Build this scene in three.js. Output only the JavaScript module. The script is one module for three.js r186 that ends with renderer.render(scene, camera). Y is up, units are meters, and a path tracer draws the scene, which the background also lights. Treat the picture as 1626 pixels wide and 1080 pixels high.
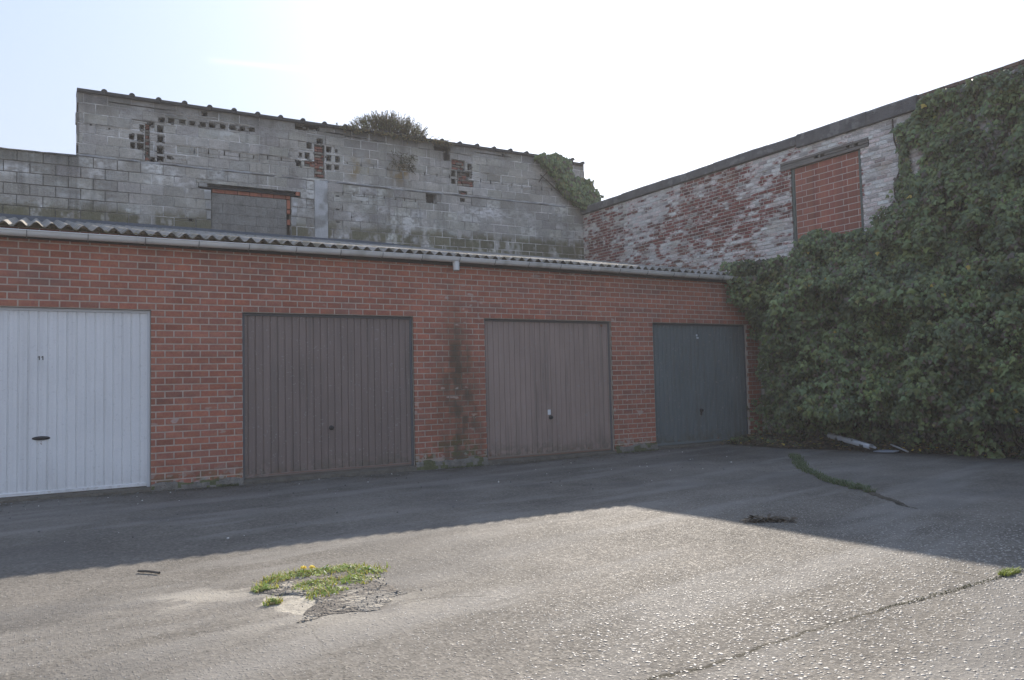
import * as THREE from 'three';
import { FontLoader } from 'three/addons/loaders/FontLoader.js';
import { TextGeometry } from 'three/addons/geometries/TextGeometry.js';
import { mergeGeometries } from 'three/addons/utils/BufferGeometryUtils.js';

// ---------------------------------------------------------------- camera, sky, sun, exposure
const scene = new THREE.Scene();
const camera = new THREE.PerspectiveCamera(46.84, 1024 / 680, 0.05, 2000);
camera.rotation.order = 'YXZ';
camera.position.set(0, 1.0774, 9.6936);
camera.rotation.set(0.0523, -0.5466, -0.0232);
scene.add(camera);

const EXPOSURE = 2.0;
const SUN_DIR = new THREE.Vector3(1.225, 1, -1.315).normalize();
const sun = new THREE.DirectionalLight(new THREE.Color(1, 0.9, 0.77), 4.7);
sun.position.copy(SUN_DIR).multiplyScalar(40);
sun.target.position.set(0, 0, 0);
sun.castShadow = true;
sun.shadow.mapSize.set(4096, 4096);
Object.assign(sun.shadow.camera, { left: -18, right: 18, top: 18, bottom: -18, near: 1, far: 90 });
sun.shadow.radius = 1;
scene.add(sun, sun.target);

const sstep = (a, b, x) => { const t = Math.min(1, Math.max(0, (x - a) / (b - a))); return t * t * (3 - 2 * t); };
const lerp = (a, b, t) => a + (b - a) * t;

function makeSky() {
  const W = 2048, H = 1024, data = new Float32Array(W * H * 4), d = new THREE.Vector3();
  const c0 = new THREE.Vector3(0.1575, 0.3687, -0.9161), c1 = new THREE.Vector3(0.2872, 0.3687, -0.884);
  const cn = c0.clone().cross(c1).normalize(), cm = c0.clone().add(c1).normalize(), half = c0.angleTo(c1) / 2;
  for (let j = 0; j < H; j++) {
    const th = ((j + 0.5) / H - 0.5) * Math.PI, y = Math.sin(th), r = Math.cos(th);
    for (let i = 0; i < W; i++) {
      const ph = ((i + 0.5) / W - 0.5) * 2 * Math.PI;
      d.set(r * Math.cos(ph), y, r * Math.sin(ph));
      const g = Math.acos(Math.min(1, Math.max(-1, d.dot(SUN_DIR))));
      const e = Math.max(0, y), hz = Math.pow(1 - e, 3.2);
      let R = lerp(0.42, 0.82, hz), G = lerp(0.58, 0.88, hz), B = lerp(0.90, 1.02, hz);
      const a = 1.25 * Math.exp(-g / 0.36) + 2.6 * Math.exp(-g / 0.13);
      R += a * 1.02; G += a * 0.99; B += a * 0.94;
      const off = Math.abs(d.dot(cn)), al = d.angleTo(cm);
      if (off < 0.006 && al < half) { const s = 0.2 * Math.exp(-(off * off) / 2.5e-6) * sstep(0, 0.25, 1 - al / half); R += s; G += s; B += s; }
      if (y < 0) { const k = sstep(0, -0.06, y); R = lerp(R, 0.2, k); G = lerp(G, 0.19, k); B = lerp(B, 0.18, k); }
      const o = (j * W + i) * 4, q = 1 / EXPOSURE;
      data[o] = R * q; data[o + 1] = G * q; data[o + 2] = B * q; data[o + 3] = 1;
    }
  }
  const t = new THREE.DataTexture(data, W, H, THREE.RGBAFormat, THREE.FloatType);
  t.mapping = THREE.EquirectangularReflectionMapping;
  t.magFilter = t.minFilter = THREE.LinearFilter;
  t.needsUpdate = true;
  return t;
}
const sky = makeSky();
scene.background = sky;
scene.environment = sky;

const renderer = new THREE.WebGLRenderer({ antialias: true });
renderer.toneMapping = THREE.LinearToneMapping;
renderer.toneMappingExposure = EXPOSURE;
renderer.shadowMap.enabled = true;

// ---------------------------------------------------------------- noise and small helpers
function rng(seed) { let s = seed >>> 0; return () => { s = (s + 0x6D2B79F5) | 0; let t = Math.imul(s ^ (s >>> 15), 1 | s); t = (t + Math.imul(t ^ (t >>> 7), 61 | t)) ^ t; return ((t ^ (t >>> 14)) >>> 0) / 4294967296; }; }
const PERM = new Float32Array(65536);
{ const r = rng(77); for (let i = 0; i < 65536; i++) PERM[i] = r(); }
const hash2 = (ix, iy) => PERM[((Math.imul(ix, 73856093) ^ Math.imul(iy, 19349663)) >>> 3) & 65535];
function vn(x, y) {
  const ix = Math.floor(x), iy = Math.floor(y); let fx = x - ix, fy = y - iy;
  fx = fx * fx * (3 - 2 * fx); fy = fy * fy * (3 - 2 * fy);
  const a = hash2(ix, iy), b = hash2(ix + 1, iy), c = hash2(ix, iy + 1), d = hash2(ix + 1, iy + 1);
  return a + (b - a) * fx + (c - a) * fy + (a - b - c + d) * fx * fy;
}
function fbm(x, y, o = 4) { let s = 0, a = 0.5, n = 0; for (let i = 0; i < o; i++) { s += a * vn(x, y); n += a; a *= 0.5; x = x * 2.03 + 17.1; y = y * 2.01 + 9.7; } return s / n; }
const gauss = (x, s) => Math.exp(-x * x / (s * s));
const toS = (c) => { c = Math.min(1, Math.max(0, c)); return 255 * (c <= 0.0031308 ? 12.92 * c : 1.055 * Math.pow(c, 1 / 2.4) - 0.055); };

// a colour map that covers [u0,u1] x [v0,v1] metres; fn(u, v, out) gives linear rgb
function colourMap(W, H, u0, u1, v0, v1, fn, wrap = THREE.ClampToEdgeWrapping) {
  const data = new Uint8Array(W * H * 4), c = [0, 0, 0];
  for (let j = 0; j < H; j++) for (let i = 0; i < W; i++) {
    fn(u0 + (i + 0.5) / W * (u1 - u0), v0 + (j + 0.5) / H * (v1 - v0), c);
    const o = (j * W + i) * 4; data[o] = toS(c[0]); data[o + 1] = toS(c[1]); data[o + 2] = toS(c[2]); data[o + 3] = 255;
  }
  const t = new THREE.DataTexture(data, W, H);
  t.colorSpace = THREE.SRGBColorSpace; t.magFilter = THREE.LinearFilter; t.minFilter = THREE.LinearMipmapLinearFilter; t.generateMipmaps = true;
  t.wrapS = t.wrapT = wrap; t.repeat.set(1 / (u1 - u0), 1 / (v1 - v0)); t.offset.set(-u0 / (u1 - u0), -v0 / (v1 - v0));
  t.needsUpdate = true; return t;
}
function greyTile(N, size, fn) {   // tileable-looking noise tile, size metres
  const data = new Uint8Array(N * N * 4);
  for (let j = 0; j < N; j++) for (let i = 0; i < N; i++) {
    const v = Math.min(255, Math.max(0, 255 * fn(i / N, j / N))), o = (j * N + i) * 4;
    data[o] = data[o + 1] = data[o + 2] = v; data[o + 3] = 255;
  }
  const t = new THREE.DataTexture(data, N, N); t.magFilter = THREE.LinearFilter; t.minFilter = THREE.LinearMipmapLinearFilter; t.generateMipmaps = true;
  t.wrapS = t.wrapT = THREE.MirroredRepeatWrapping; t.repeat.set(1 / size, 1 / size); t.needsUpdate = true; return t;
}
const std = (o) => new THREE.MeshStandardMaterial(Object.assign({ roughness: 0.9, metalness: 0 }, o));
const lin = (r, g, b) => new THREE.Color().setRGB(r, g, b);

const taken = new Map();
function numbered(n) { const k = taken.get(n) || 0; taken.set(n, k + 1); return k ? `${n}_${String(k).padStart(3, '0')}` : n; }
function shade(o) { o.traverse((m) => { if (m.isMesh) { m.castShadow = true; m.receiveShadow = true; } }); return o; }
function thing(name, label, category, group) {
  const o = new THREE.Group(); o.name = numbered(name); o.userData = { label, category }; if (group) o.userData.group = group; scene.add(o); return o;
}
function part(name, geo, mat, parent, label) {
  const m = new THREE.Mesh(geo, mat); m.name = name; m.castShadow = m.receiveShadow = true; if (label) m.userData.label = label; parent.add(m); return m;
}
function solo(name, geo, mat, label, category, group) {
  const m = new THREE.Mesh(geo, mat); m.name = numbered(name); m.castShadow = m.receiveShadow = true; m.userData = { label, category }; if (group) m.userData.group = group; scene.add(m); return m;
}
function structure(name, geo, mat) { const m = new THREE.Mesh(geo, mat); m.name = numbered(name); m.castShadow = m.receiveShadow = true; m.userData = { kind: 'structure' }; scene.add(m); return m; }
function stuff(m) { m.userData.kind = 'stuff'; return m; }

// triangle collector with flat normals, uv in metres and one tone per call
class Geo {
  constructor() { this.p = []; this.n = []; this.t = []; this.c = []; }
  tri(a, b, c, ua, ub, uc, k = 1) {
    const x1 = b[0] - a[0], y1 = b[1] - a[1], z1 = b[2] - a[2], x2 = c[0] - a[0], y2 = c[1] - a[1], z2 = c[2] - a[2];
    let nx = y1 * z2 - z1 * y2, ny = z1 * x2 - x1 * z2, nz = x1 * y2 - y1 * x2; const l = Math.hypot(nx, ny, nz) || 1; nx /= l; ny /= l; nz /= l;
    const kr = k.length ? k : [k, k, k];
    for (const [q, w] of [[a, ua], [b, ub], [c, uc]]) { this.p.push(q[0], q[1], q[2]); this.n.push(nx, ny, nz); this.t.push(w[0], w[1]); this.c.push(kr[0], kr[1], kr[2]); }
  }
  quad(a, b, c, d, ua, ub, uc, ud, k) { this.tri(a, b, c, ua, ub, uc, k); this.tri(a, c, d, ua, uc, ud, k); }
  build() {
    const g = new THREE.BufferGeometry();
    g.setAttribute('position', new THREE.Float32BufferAttribute(this.p, 3)); g.setAttribute('normal', new THREE.Float32BufferAttribute(this.n, 3));
    g.setAttribute('uv', new THREE.Float32BufferAttribute(this.t, 2)); g.setAttribute('color', new THREE.Float32BufferAttribute(this.c, 3)); return g;
  }
}
// a chamfered piece of wall: rectangle u0..u1, v0..v1, from depth w0 out to w1, placed by P(u,v,w)
function piece(G, P, u0, u1, v0, v1, w0, w1, ch, tone, jit = 0, R = Math.random) {
  const j = () => (jit ? (R() - 0.5) * jit : 0), c = Math.min(ch, (u1 - u0) * 0.3, (v1 - v0) * 0.3);
  const f = [[u0 + c + j(), v0 + c + j(), w1 + j() * 0.6], [u1 - c + j(), v0 + c + j(), w1 + j() * 0.6], [u1 - c + j(), v1 - c + j(), w1 + j() * 0.6], [u0 + c + j(), v1 - c + j(), w1 + j() * 0.6]];
  const m = [[u0, v0, w1 - c], [u1, v0, w1 - c], [u1, v1, w1 - c], [u0, v1, w1 - c]], b = m.map((q) => [q[0], q[1], w0]);
  const X = (q) => P(q[0], q[1], q[2]), U = (q) => [q[0] + q[2] * 0.7, q[1] + q[2] * 0.3];
  G.quad(X(f[0]), X(f[1]), X(f[2]), X(f[3]), U(f[0]), U(f[1]), U(f[2]), U(f[3]), tone);
  for (let i = 0; i < 4; i++) {
    const k = (i + 1) % 4;
    if (c > 0) G.quad(X(m[i]), X(m[k]), X(f[k]), X(f[i]), U(m[i]), U(m[k]), U(f[k]), U(f[i]), tone);
    G.quad(X(b[i]), X(b[k]), X(m[k]), X(m[i]), U(b[i]), U(b[k]), U(m[k]), U(m[i]), tone);
  }
}
// rectangle minus rectangles
function cut(r, holes) {
  let out = [r];
  for (const h of holes) {
    const nx = [];
    for (const a of out) {
      if (h[0] >= a[1] - 1e-4 || h[1] <= a[0] + 1e-4 || h[2] >= a[3] - 1e-4 || h[3] <= a[2] + 1e-4) { nx.push(a); continue; }
      if (h[2] > a[2]) nx.push([a[0], a[1], a[2], h[2]]);
      if (h[3] < a[3]) nx.push([a[0], a[1], h[3], a[3]]);
      const lo = Math.max(a[2], h[2]), hi = Math.min(a[3], h[3]);
      if (h[0] > a[0]) nx.push([a[0], h[0], lo, hi]);
      if (h[1] < a[1]) nx.push([h[1], a[1], lo, hi]);
    }
    out = nx;
  }
  return out.filter((a) => a[1] - a[0] > 0.012 && a[3] - a[2] > 0.008);
}
const V = new THREE.Vector3();
function screenSize(p, s) {   // rough on-screen size of a piece of size s at p, 0 when out of view
  V.set(p[0], p[1], p[2]).applyMatrix4(camera.matrixWorldInverse);
  if (V.z > -0.3) return 0;
  const x = V.x / -V.z, y = V.y / -V.z;
  if (Math.abs(x) > 0.67 || Math.abs(y) > 0.45) return 0;
  return s / -V.z;
}
camera.updateMatrixWorld(true); camera.matrixWorldInverse.copy(camera.matrixWorld).invert();

// a wall of pieces in running bond; the 300 that show largest become meshes of their own
function bondWall(o) {
  const { P, rows, pitch, joint, depth, proud, ch, holes, parent, mat, mortarMat, name, seed, tone, jit = 0, hidden } = o;
  const R = rng(seed), pieces = [], M = new Geo();
  for (let r = 0; r < rows.length; r++) {
    const { v0, v1, u0, u1, shift } = rows[r];
    let u = u0 - pitch + (((shift - u0) % pitch) + pitch) % pitch;
    while (u < u1) {
      let a = Math.max(u, u0), b = Math.min(u + pitch, u1); u += pitch;
      if (b - a < 0.02) continue;
      const pr = typeof proud === 'function' ? proud((a + b) / 2, v0) : proud;
      const rects = cut([a + joint / 2, b - joint / 2, v0 + joint / 2, v1 - joint / 2], holes);
      const broken = o.erode && rects.some((q) => q[1] - q[0] < pitch * 0.55), dw = (R() - 0.5) * (o.uneven || 0) - (broken ? 0.006 + 0.008 * R() : 0), bed = Math.min(-pr, dw - 0.0025 - jit * (broken ? 1.2 : 0.35));
      for (const q of cut([a, b, v0, v1], holes)) piece(M, P, q[0], q[1], q[2], q[3], -depth, bed, 0, 1);
      if (!rects.length) continue;
      const k = tone(R, (a + b) / 2, (v0 + v1) / 2), G = new Geo();
      for (const q of rects) piece(G, P, q[0], q[1], q[2], q[3], bed - 0.02, dw, broken ? 0.01 : ch, k, broken ? jit * 2 : jit, R);
      const mid = P((a + b) / 2, (v0 + v1) / 2, 0), area = rects.reduce((s, q) => s + (q[1] - q[0]) * (q[3] - q[2]), 0);
      let s = screenSize(mid, Math.sqrt(area)); if (hidden && hidden((a + b) / 2, (v0 + v1) / 2)) s *= 0.01;
      pieces.push({ G, s });
    }
  }
  const core = part(o.coreName || 'mortar_bed', M.build(), mortarMat, parent);
  pieces.sort((x, y) => y.s - x.s);
  const rest = [];
  pieces.forEach((q, i) => { if (i < 300 && q.s > 0) part(name, q.G.build(), mat, core); else rest.push(q.G); });
  if (rest.length) {
    const A = new Geo(); for (const g of rest) { for (const k of ['p', 'n', 't', 'c']) { const s = g[k], d = A[k]; for (let i = 0; i < s.length; i++) d.push(s[i]); } }
    stuff(part(`remaining_${name}s`, A.build(), mat, core));
  }
  return core;
}
function boxGeo(x0, x1, y0, y1, z0, z1, ch = 0.004) { const G = new Geo(); piece(G, (u, v, w) => [u, v, w], x0, x1, y0, y1, z0, z1, ch, 1); // front, sides
  const a = [x0, y0, z0], b = [x1, y0, z0], c = [x1, y1, z0], d = [x0, y1, z0]; G.quad(b, a, d, c, [x1, y0], [x0, y0], [x0, y1], [x1, y1], 1); return G.build(); }

function pieceGeo(P, u0, u1, v0, v1, w0, w1) { const G = new Geo(); piece(G, P, u0, u1, v0, v1, w0, w1, 0, 1); return G.build(); }

// ---------------------------------------------------------------- ground height
const RW = 11.1, GW = -5.2;                       // inner faces of the brick wall (x) and the block wall (z)
const BANK = [[0.1, 10.0], [0.8, 9.98], [1.5, 10.03], [1.8, 10.26], [2.5, 10.4], [3.05, 10.64], [3.75, 10.82], [4.4, 10.95], [7, 11.0]];
function bankX(z) { if (z <= BANK[0][0]) return BANK[0][1] + 0.6; for (let i = 1; i < BANK.length; i++) if (z < BANK[i][0]) return lerp(BANK[i - 1][1], BANK[i][1], (z - BANK[i - 1][0]) / (BANK[i][0] - BANK[i - 1][0])); return 11; }
function gy(x, z) {
  const cx = Math.min(12, Math.max(-4, x));
  return -0.05 - 0.0085 * Math.min(cx, 5) + 0.004 * Math.max(0, cx - 5) + 0.012 * Math.max(0, Math.min(5, z - 3.9)) * sstep(3.9, 5, z) + (Math.abs(x) < 30 && Math.abs(z) < 30 ? 0.012 * (fbm(x * 0.6 + 40, z * 0.6 + 40, 2) - 0.5) : 0);
}

// ---------------------------------------------------------------- surfaces
const grain = greyTile(512, 0.7, (a, b) => 0.5 + 0.9 * (fbm(a * 160, b * 160, 3) - 0.5) + 0.35 * (fbm(a * 34 + 5, b * 34, 2) - 0.5));
const coarse = greyTile(512, 0.9, (a, b) => { let v = 0.45 + 1.1 * (fbm(a * 70, b * 70, 4) - 0.5) + 0.5 * (fbm(a * 16 + 3, b * 16, 3) - 0.5); const p = vn(a * 120 + 9, b * 120); if (p > 0.8) v -= (p - 0.8) * 2.2; return v; });

const garageStain = (x, y) => { const cx = 4.95 + 0.1 * sstep(2.4, 0.6, y) + 0.05 * (fbm(y * 2.2, 3.3, 2) - 0.5), w = 0.12 + 0.24 * sstep(2.2, 0.7, y); return gauss(x - cx + 0.16 * (fbm(x * 5 + 8, y * 3.5, 3) - 0.5), w) * sstep(2.75, 1.5, y) * (0.5 + 0.75 * sstep(0.25, 0.75, fbm(x * 11 + 4, y * 4.5, 4))); };
const mapGarage = colourMap(2048, 512, -3.4, 11.3, -0.2, 2.9, (x, y, c) => {
  const n = fbm(x * 9, y * 14, 4), f = fbm(x * 60, y * 60, 2), blotch = fbm(x * 1.3 + 4, y * 1.6, 3);
  let k = 0.72 + 0.4 * n + 0.22 * (f - 0.5) + 0.25 * (blotch - 0.5);
  let r = 0.405 * k, g = 0.146 * k * (0.9 + 0.25 * f), b = 0.095 * k;
  const soot = sstep(0.56, 0.8, fbm(x * 2.1 + 30, y * 7, 4)) * 0.4; r = lerp(r, 0.16, soot); g = lerp(g, 0.1, soot); b = lerp(b, 0.085, soot);
  const st = Math.min(0.85, garageStain(x, y) * 0.72); r = lerp(r, 0.075, st); g = lerp(g, 0.068, st); b = lerp(b, 0.042, st);
  const drip = sstep(0.6, 0.85, fbm(x * 11, y * 0.7, 3)) * 0.3 * sstep(2.3, 2.75, y + 0.2 * fbm(x * 5, 1, 2)); r = lerp(r, 0.13, drip); g = lerp(g, 0.09, drip); b = lerp(b, 0.07, drip);
  const mossTop = 0.06 + 0.22 * gauss(x - 4.95, 0.42) + 0.16 * (fbm(x * 6, 2, 3) - 0.5), moss = sstep(mossTop + 0.12, mossTop - 0.08, y) * sstep(0.35, 0.6, fbm(x * 18, y * 18, 3)) * 0.8;
  r = lerp(r, 0.09, moss); g = lerp(g, 0.10, moss); b = lerp(b, 0.035, moss);
  const salt = sstep(0.52, 0.66, fbm(x * 16 + 7, y * 22, 3)) * sstep(0.24, 0.04, y + 0.1 * (fbm(x * 4, 8, 2) - 0.5)) * 0.55; r = lerp(r, 0.42, salt); g = lerp(g, 0.4, salt); b = lerp(b, 0.36, salt);
  const sm = sstep(0.74, 0.79, fbm(x * 8 + 2, y * 16 + 1, 3)) * sstep(0.62, 0.72, vn(x * 1.1 + 0.4, y * 1.4 + 6)) * 0.6; r = lerp(r, 0.5, sm); g = lerp(g, 0.42, sm); b = lerp(b, 0.36, sm);
  c[0] = r; c[1] = g; c[2] = b;
});
const mapGarageMortar = colourMap(1024, 256, -3.4, 11.3, -0.2, 2.9, (x, y, c) => {
  const k = 0.75 + 0.5 * fbm(x * 20, y * 20, 3); let r = 0.47 * k, g = 0.385 * k, b = 0.32 * k;
  const st = Math.min(0.9, garageStain(x, y) * 0.9); r = lerp(r, 0.07, st); g = lerp(g, 0.062, st); b = lerp(b, 0.04, st); c[0] = r; c[1] = g; c[2] = b;
});
const mBrick = std({ map: mapGarage, vertexColors: true, bumpMap: grain, bumpScale: 0.0035, roughness: 0.88 });
const mMortar = std({ map: mapGarageMortar, bumpMap: grain, bumpScale: 0.004, roughness: 0.95 });

// block wall: grey blocks, pale lime bloom, algae and rust runs
const mapBlock = colourMap(2048, 512, -4, 11.4, 3.6, 6.4, (x, y, c) => {
  const yy = y - 0.009 * (x - 1.2), n = fbm(x * 5, y * 6, 4), f = fbm(x * 55, y * 55, 2), big = fbm(x * 0.9 + 2, y * 1.3, 3);
  let k = 0.74 + 0.28 * n + 0.3 * (f - 0.5) + 0.25 * (big - 0.5), r = 0.46 * k, g = 0.425 * k, b = 0.375 * k;
  const low = sstep(5.1, 5.0, yy);
  const bloom = sstep(0.42, 0.78, fbm(x * 2.2 + 11, y * 3.4 + 5, 4)) * sstep(0.25, 0.65, fbm(x * 14, y * 22, 4)) * lerp(0.3, 0.95, low); r = lerp(r, 0.74, bloom); g = lerp(g, 0.72, bloom); b = lerp(b, 0.68, bloom);
  const wb = 0.8 * gauss(x - 2.95, 0.45) * gauss(yy - 5.72, 0.07) * sstep(0.35, 0.6, fbm(x * 7, y * 9, 3)); r = lerp(r, 0.58, wb); g = lerp(g, 0.57, wb); b = lerp(b, 0.55, wb);
  const dirt = sstep(0.4, 0.9, fbm(x * 1.5 + 50, y * 1.1, 3)) * 0.4 * (0.6 + 0.8 * fbm(x * 9, y * 12, 3)); r = lerp(r, 0.17, dirt); g = lerp(g, 0.157, dirt); b = lerp(b, 0.138, dirt);
  const run = sstep(0.5, 0.8, fbm(x * 11 + 5, y * 0.9, 4)) * 0.5 * sstep(0.3, 0.6, vn(x * 0.8, 3)); r = lerp(r, 0.13, run); g = lerp(g, 0.12, run); b = lerp(b, 0.1, run);
  const top = x < 0.6 ? 5.03 : 6.12, tg = sstep(top - 0.28 - 0.25 * fbm(x * 3, 4, 3), top, yy) * (0.35 + 0.5 * fbm(x * 6, y * 6, 3)); r = lerp(r, 0.085, tg); g = lerp(g, 0.08, tg); b = lerp(b, 0.07, tg);
  const al = sstep(4.27 + 0.3 * (fbm(x * 2.6, 7, 3) - 0.5), 4.06, yy) * sstep(0.26, 0.52, fbm(x * 7, y * 4, 4)) * 0.88; r = lerp(r, 0.135, al); g = lerp(g, 0.12, al); b = lerp(b, 0.06, al);
  const ru = (gauss(x - 6.45, 0.2) * gauss(yy - 5.35, 0.2) + 0.8 * gauss(x - 5.45, 0.12) * gauss(yy - 5.33, 0.22) + 0.6 * gauss(x - 5.75, 0.07) * gauss(yy - 5.4, 0.2)) * sstep(0.3, 0.55, fbm(x * 9, y * 5, 3)); r = lerp(r, 0.24, Math.min(0.8, ru)); g = lerp(g, 0.15, Math.min(0.8, ru)); b = lerp(b, 0.04, Math.min(0.8, ru));
  c[0] = r; c[1] = g; c[2] = b;
});
const mapBlockMortar = colourMap(1024, 256, -4, 11.4, 3.6, 6.4, (x, y, c) => { const k = 0.6 + 0.5 * fbm(x * 14, y * 14, 3), w = sstep(0.4, 0.62, fbm(x * 1.6 + 3, y * 2 + 8, 3)), d = Math.max(sstep(0.5, 0.3, fbm(x * 6, y * 6 + 3, 3)), y < 5.02 && x < 2.4 ? 1.5 * sstep(2.4, 1.4, x + 0.9 * fbm(x * 3, y * 4, 2)) : 0); c[0] = lerp(lerp(0.4, 0.85, w), 0.14, d * 0.6) * k; c[1] = lerp(lerp(0.37, 0.82, w), 0.13, d * 0.6) * k; c[2] = lerp(lerp(0.33, 0.77, w), 0.11, d * 0.6) * k; });
const mBlock = std({ map: mapBlock, vertexColors: true, bumpMap: coarse, bumpScale: 0.012, roughness: 0.95 });
const tileCement = colourMap(512, 512, 0, 2, 0, 2, (x, y, c) => { const k = 0.7 + 0.6 * (fbm(x * 9, y * 9, 4)) + 0.3 * (fbm(x * 60, y * 60, 2) - 0.5); c[0] = 0.27 * k; c[1] = 0.255 * k; c[2] = 0.23 * k; }, THREE.MirroredRepeatWrapping);
const mCement = std({ map: tileCement, bumpMap: coarse, bumpScale: 0.015, roughness: 0.95, vertexColors: true });
const tilePale = colourMap(512, 512, 0, 2, 0, 2, (x, y, c) => { const k = 0.75 + 0.45 * fbm(x * 7, y * 7, 4); const w = sstep(0.45, 0.65, fbm(x * 3 + 8, y * 4, 3)); c[0] = lerp(0.3, 0.52, w) * k; c[1] = lerp(0.285, 0.51, w) * k; c[2] = lerp(0.26, 0.49, w) * k; }, THREE.MirroredRepeatWrapping);
const mPale = std({ map: tilePale, bumpMap: coarse, bumpScale: 0.01, roughness: 0.95, vertexColors: true });

// old brick wall: whitewash flaking from dark red bricks
const whiteCover = (z, y) => {
  let t = 0.62 + 0.5 * (fbm(z * 1.1 + 20, y * 1.5 + 3, 3) - 0.5);
  t += 0.26 * sstep(2.1, 2.3, z) + 0.2 * gauss(z - 0.5, 0.35) * sstep(4.2, 3.5, y) + 0.22 * sstep(-0.5, 0.6, z) * sstep(4.6, 4.85, y) + 0.12 * gauss(z + 2.1, 0.7) * sstep(4.4, 3.6, y) - 0.1 * gauss(z + 0.9, 0.6) - 0.12 * gauss(z + 4.4, 0.5);
  return sstep(-0.09, 0.13, t - (0.1 + 0.5 * fbm(z * 15, y * 30, 4) + 0.46 * vn(z * 6.1 + 3, y * 15.2)));
};
const mapOld = colourMap(2048, 512, -5.4, 5, 2.6, 5.3, (z, y, c) => {
  const n = fbm(z * 10, y * 16, 4), f = fbm(z * 50, y * 60, 2), k = 0.6 + 0.8 * n; let r = 0.25 * k, g = 0.088 * k * (0.85 + 0.4 * f), b = 0.072 * k;
  const o = sstep(0.55, 0.75, fbm(z * 1.6 + 9, y * 2.1, 3)) * 0.5; r = lerp(r, 0.24, o); g = lerp(g, 0.15, o); b = lerp(b, 0.09, o);
  const w = whiteCover(z, y), d = 0.8 + 0.35 * (f - 0.3); r = lerp(r, 0.84 * d, w); g = lerp(g, 0.8 * d, w); b = lerp(b, 0.73 * d, w);
  const yb = sstep(0.55, 0.72, fbm(z * 2.4 + 60, y * 3, 3)) * 0.4 * w; r = lerp(r, 0.34, yb); g = lerp(g, 0.28, yb); b = lerp(b, 0.18, yb);
  c[0] = r; c[1] = g; c[2] = b;
});
const mapOldMortar = colourMap(1024, 256, -5.4, 5, 2.6, 5.3, (z, y, c) => { const k = 0.6 + 0.6 * fbm(z * 22, y * 22, 3), w = whiteCover(z, y) * 0.75; c[0] = lerp(0.64 * k, 0.66, w); c[1] = lerp(0.57 * k, 0.63, w); c[2] = lerp(0.5 * k, 0.58, w); });
const mOld = std({ map: mapOld, vertexColors: true, bumpMap: coarse, bumpScale: 0.014, roughness: 0.92 });
const mOldMortar = std({ map: mapOldMortar, bumpMap: coarse, bumpScale: 0.02, roughness: 0.97 });
const mInfill = std({ map: mapGarage, vertexColors: true, bumpMap: grain, bumpScale: 0.0035, roughness: 0.88 });

// ---------------------------------------------------------------- ground sheet
const segD = (x, z, a, b) => { const dx = b[0] - a[0], dz = b[1] - a[1], t = Math.min(1, Math.max(0, ((x - a[0]) * dx + (z - a[1]) * dz) / (dx * dx + dz * dz))); return Math.hypot(x - a[0] - t * dx, z - a[1] - t * dz); };
const CRACKS = [[[0.9, 7.48], [1.96, 7.46], [2.86, 7.41], [3.57, 7.37], [4.3, 7.37], [5.2, 7.34]], [[4.31, 5.2], [4.37, 5.77], [4.36, 6.25], [4.37, 6.74], [4.4, 7.36]], [[1.1, 5.91], [1.06, 6.4], [1.02, 6.9], [1.0, 7.5]], [[1.6, 5.94], [1.81, 5.94], [2.05, 6.02]], [[9.2, 2.2], [8.04, 3.25], [7.33, 4.18], [7.08, 4.67], [6.67, 5.21], [6.3, 5.75]], [[7.4, 3.1], [8.3, 3.15], [9.5, 3.4]]];
const CRW = [0.009, 0.004, 0.0018, 0.003, 0.012, 0.003];
const CEMENT = [[1.06, 5.36], [1.24, 5.45], [1.28, 5.7], [1.15, 5.84], [1.06, 5.7], [0.98, 5.5]];
function crackAt(x, z) {
  const wx = x + 0.09 * (fbm(x * 5, z * 5, 3) - 0.5), wz = z + 0.09 * (fbm(x * 5 + 31, z * 5, 3) - 0.5); let m = 0;
  for (let k = 0; k < CRACKS.length; k++) { const c = CRACKS[k]; let d = 9; for (let i = 1; i < c.length; i++) d = Math.min(d, segD(wx, wz, c[i - 1], c[i])); const w = CRW[k] * (0.5 + 1.2 * fbm(x * 7, z * 7 + 4, 2)); m = Math.max(m, sstep(w * 1.7, w * 0.6, d) * (k === 2 ? 0.4 : 1)); }
  return m;
}
const GU = [-2.2, 11.8], GV = [-0.6, 9.4];
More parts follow.
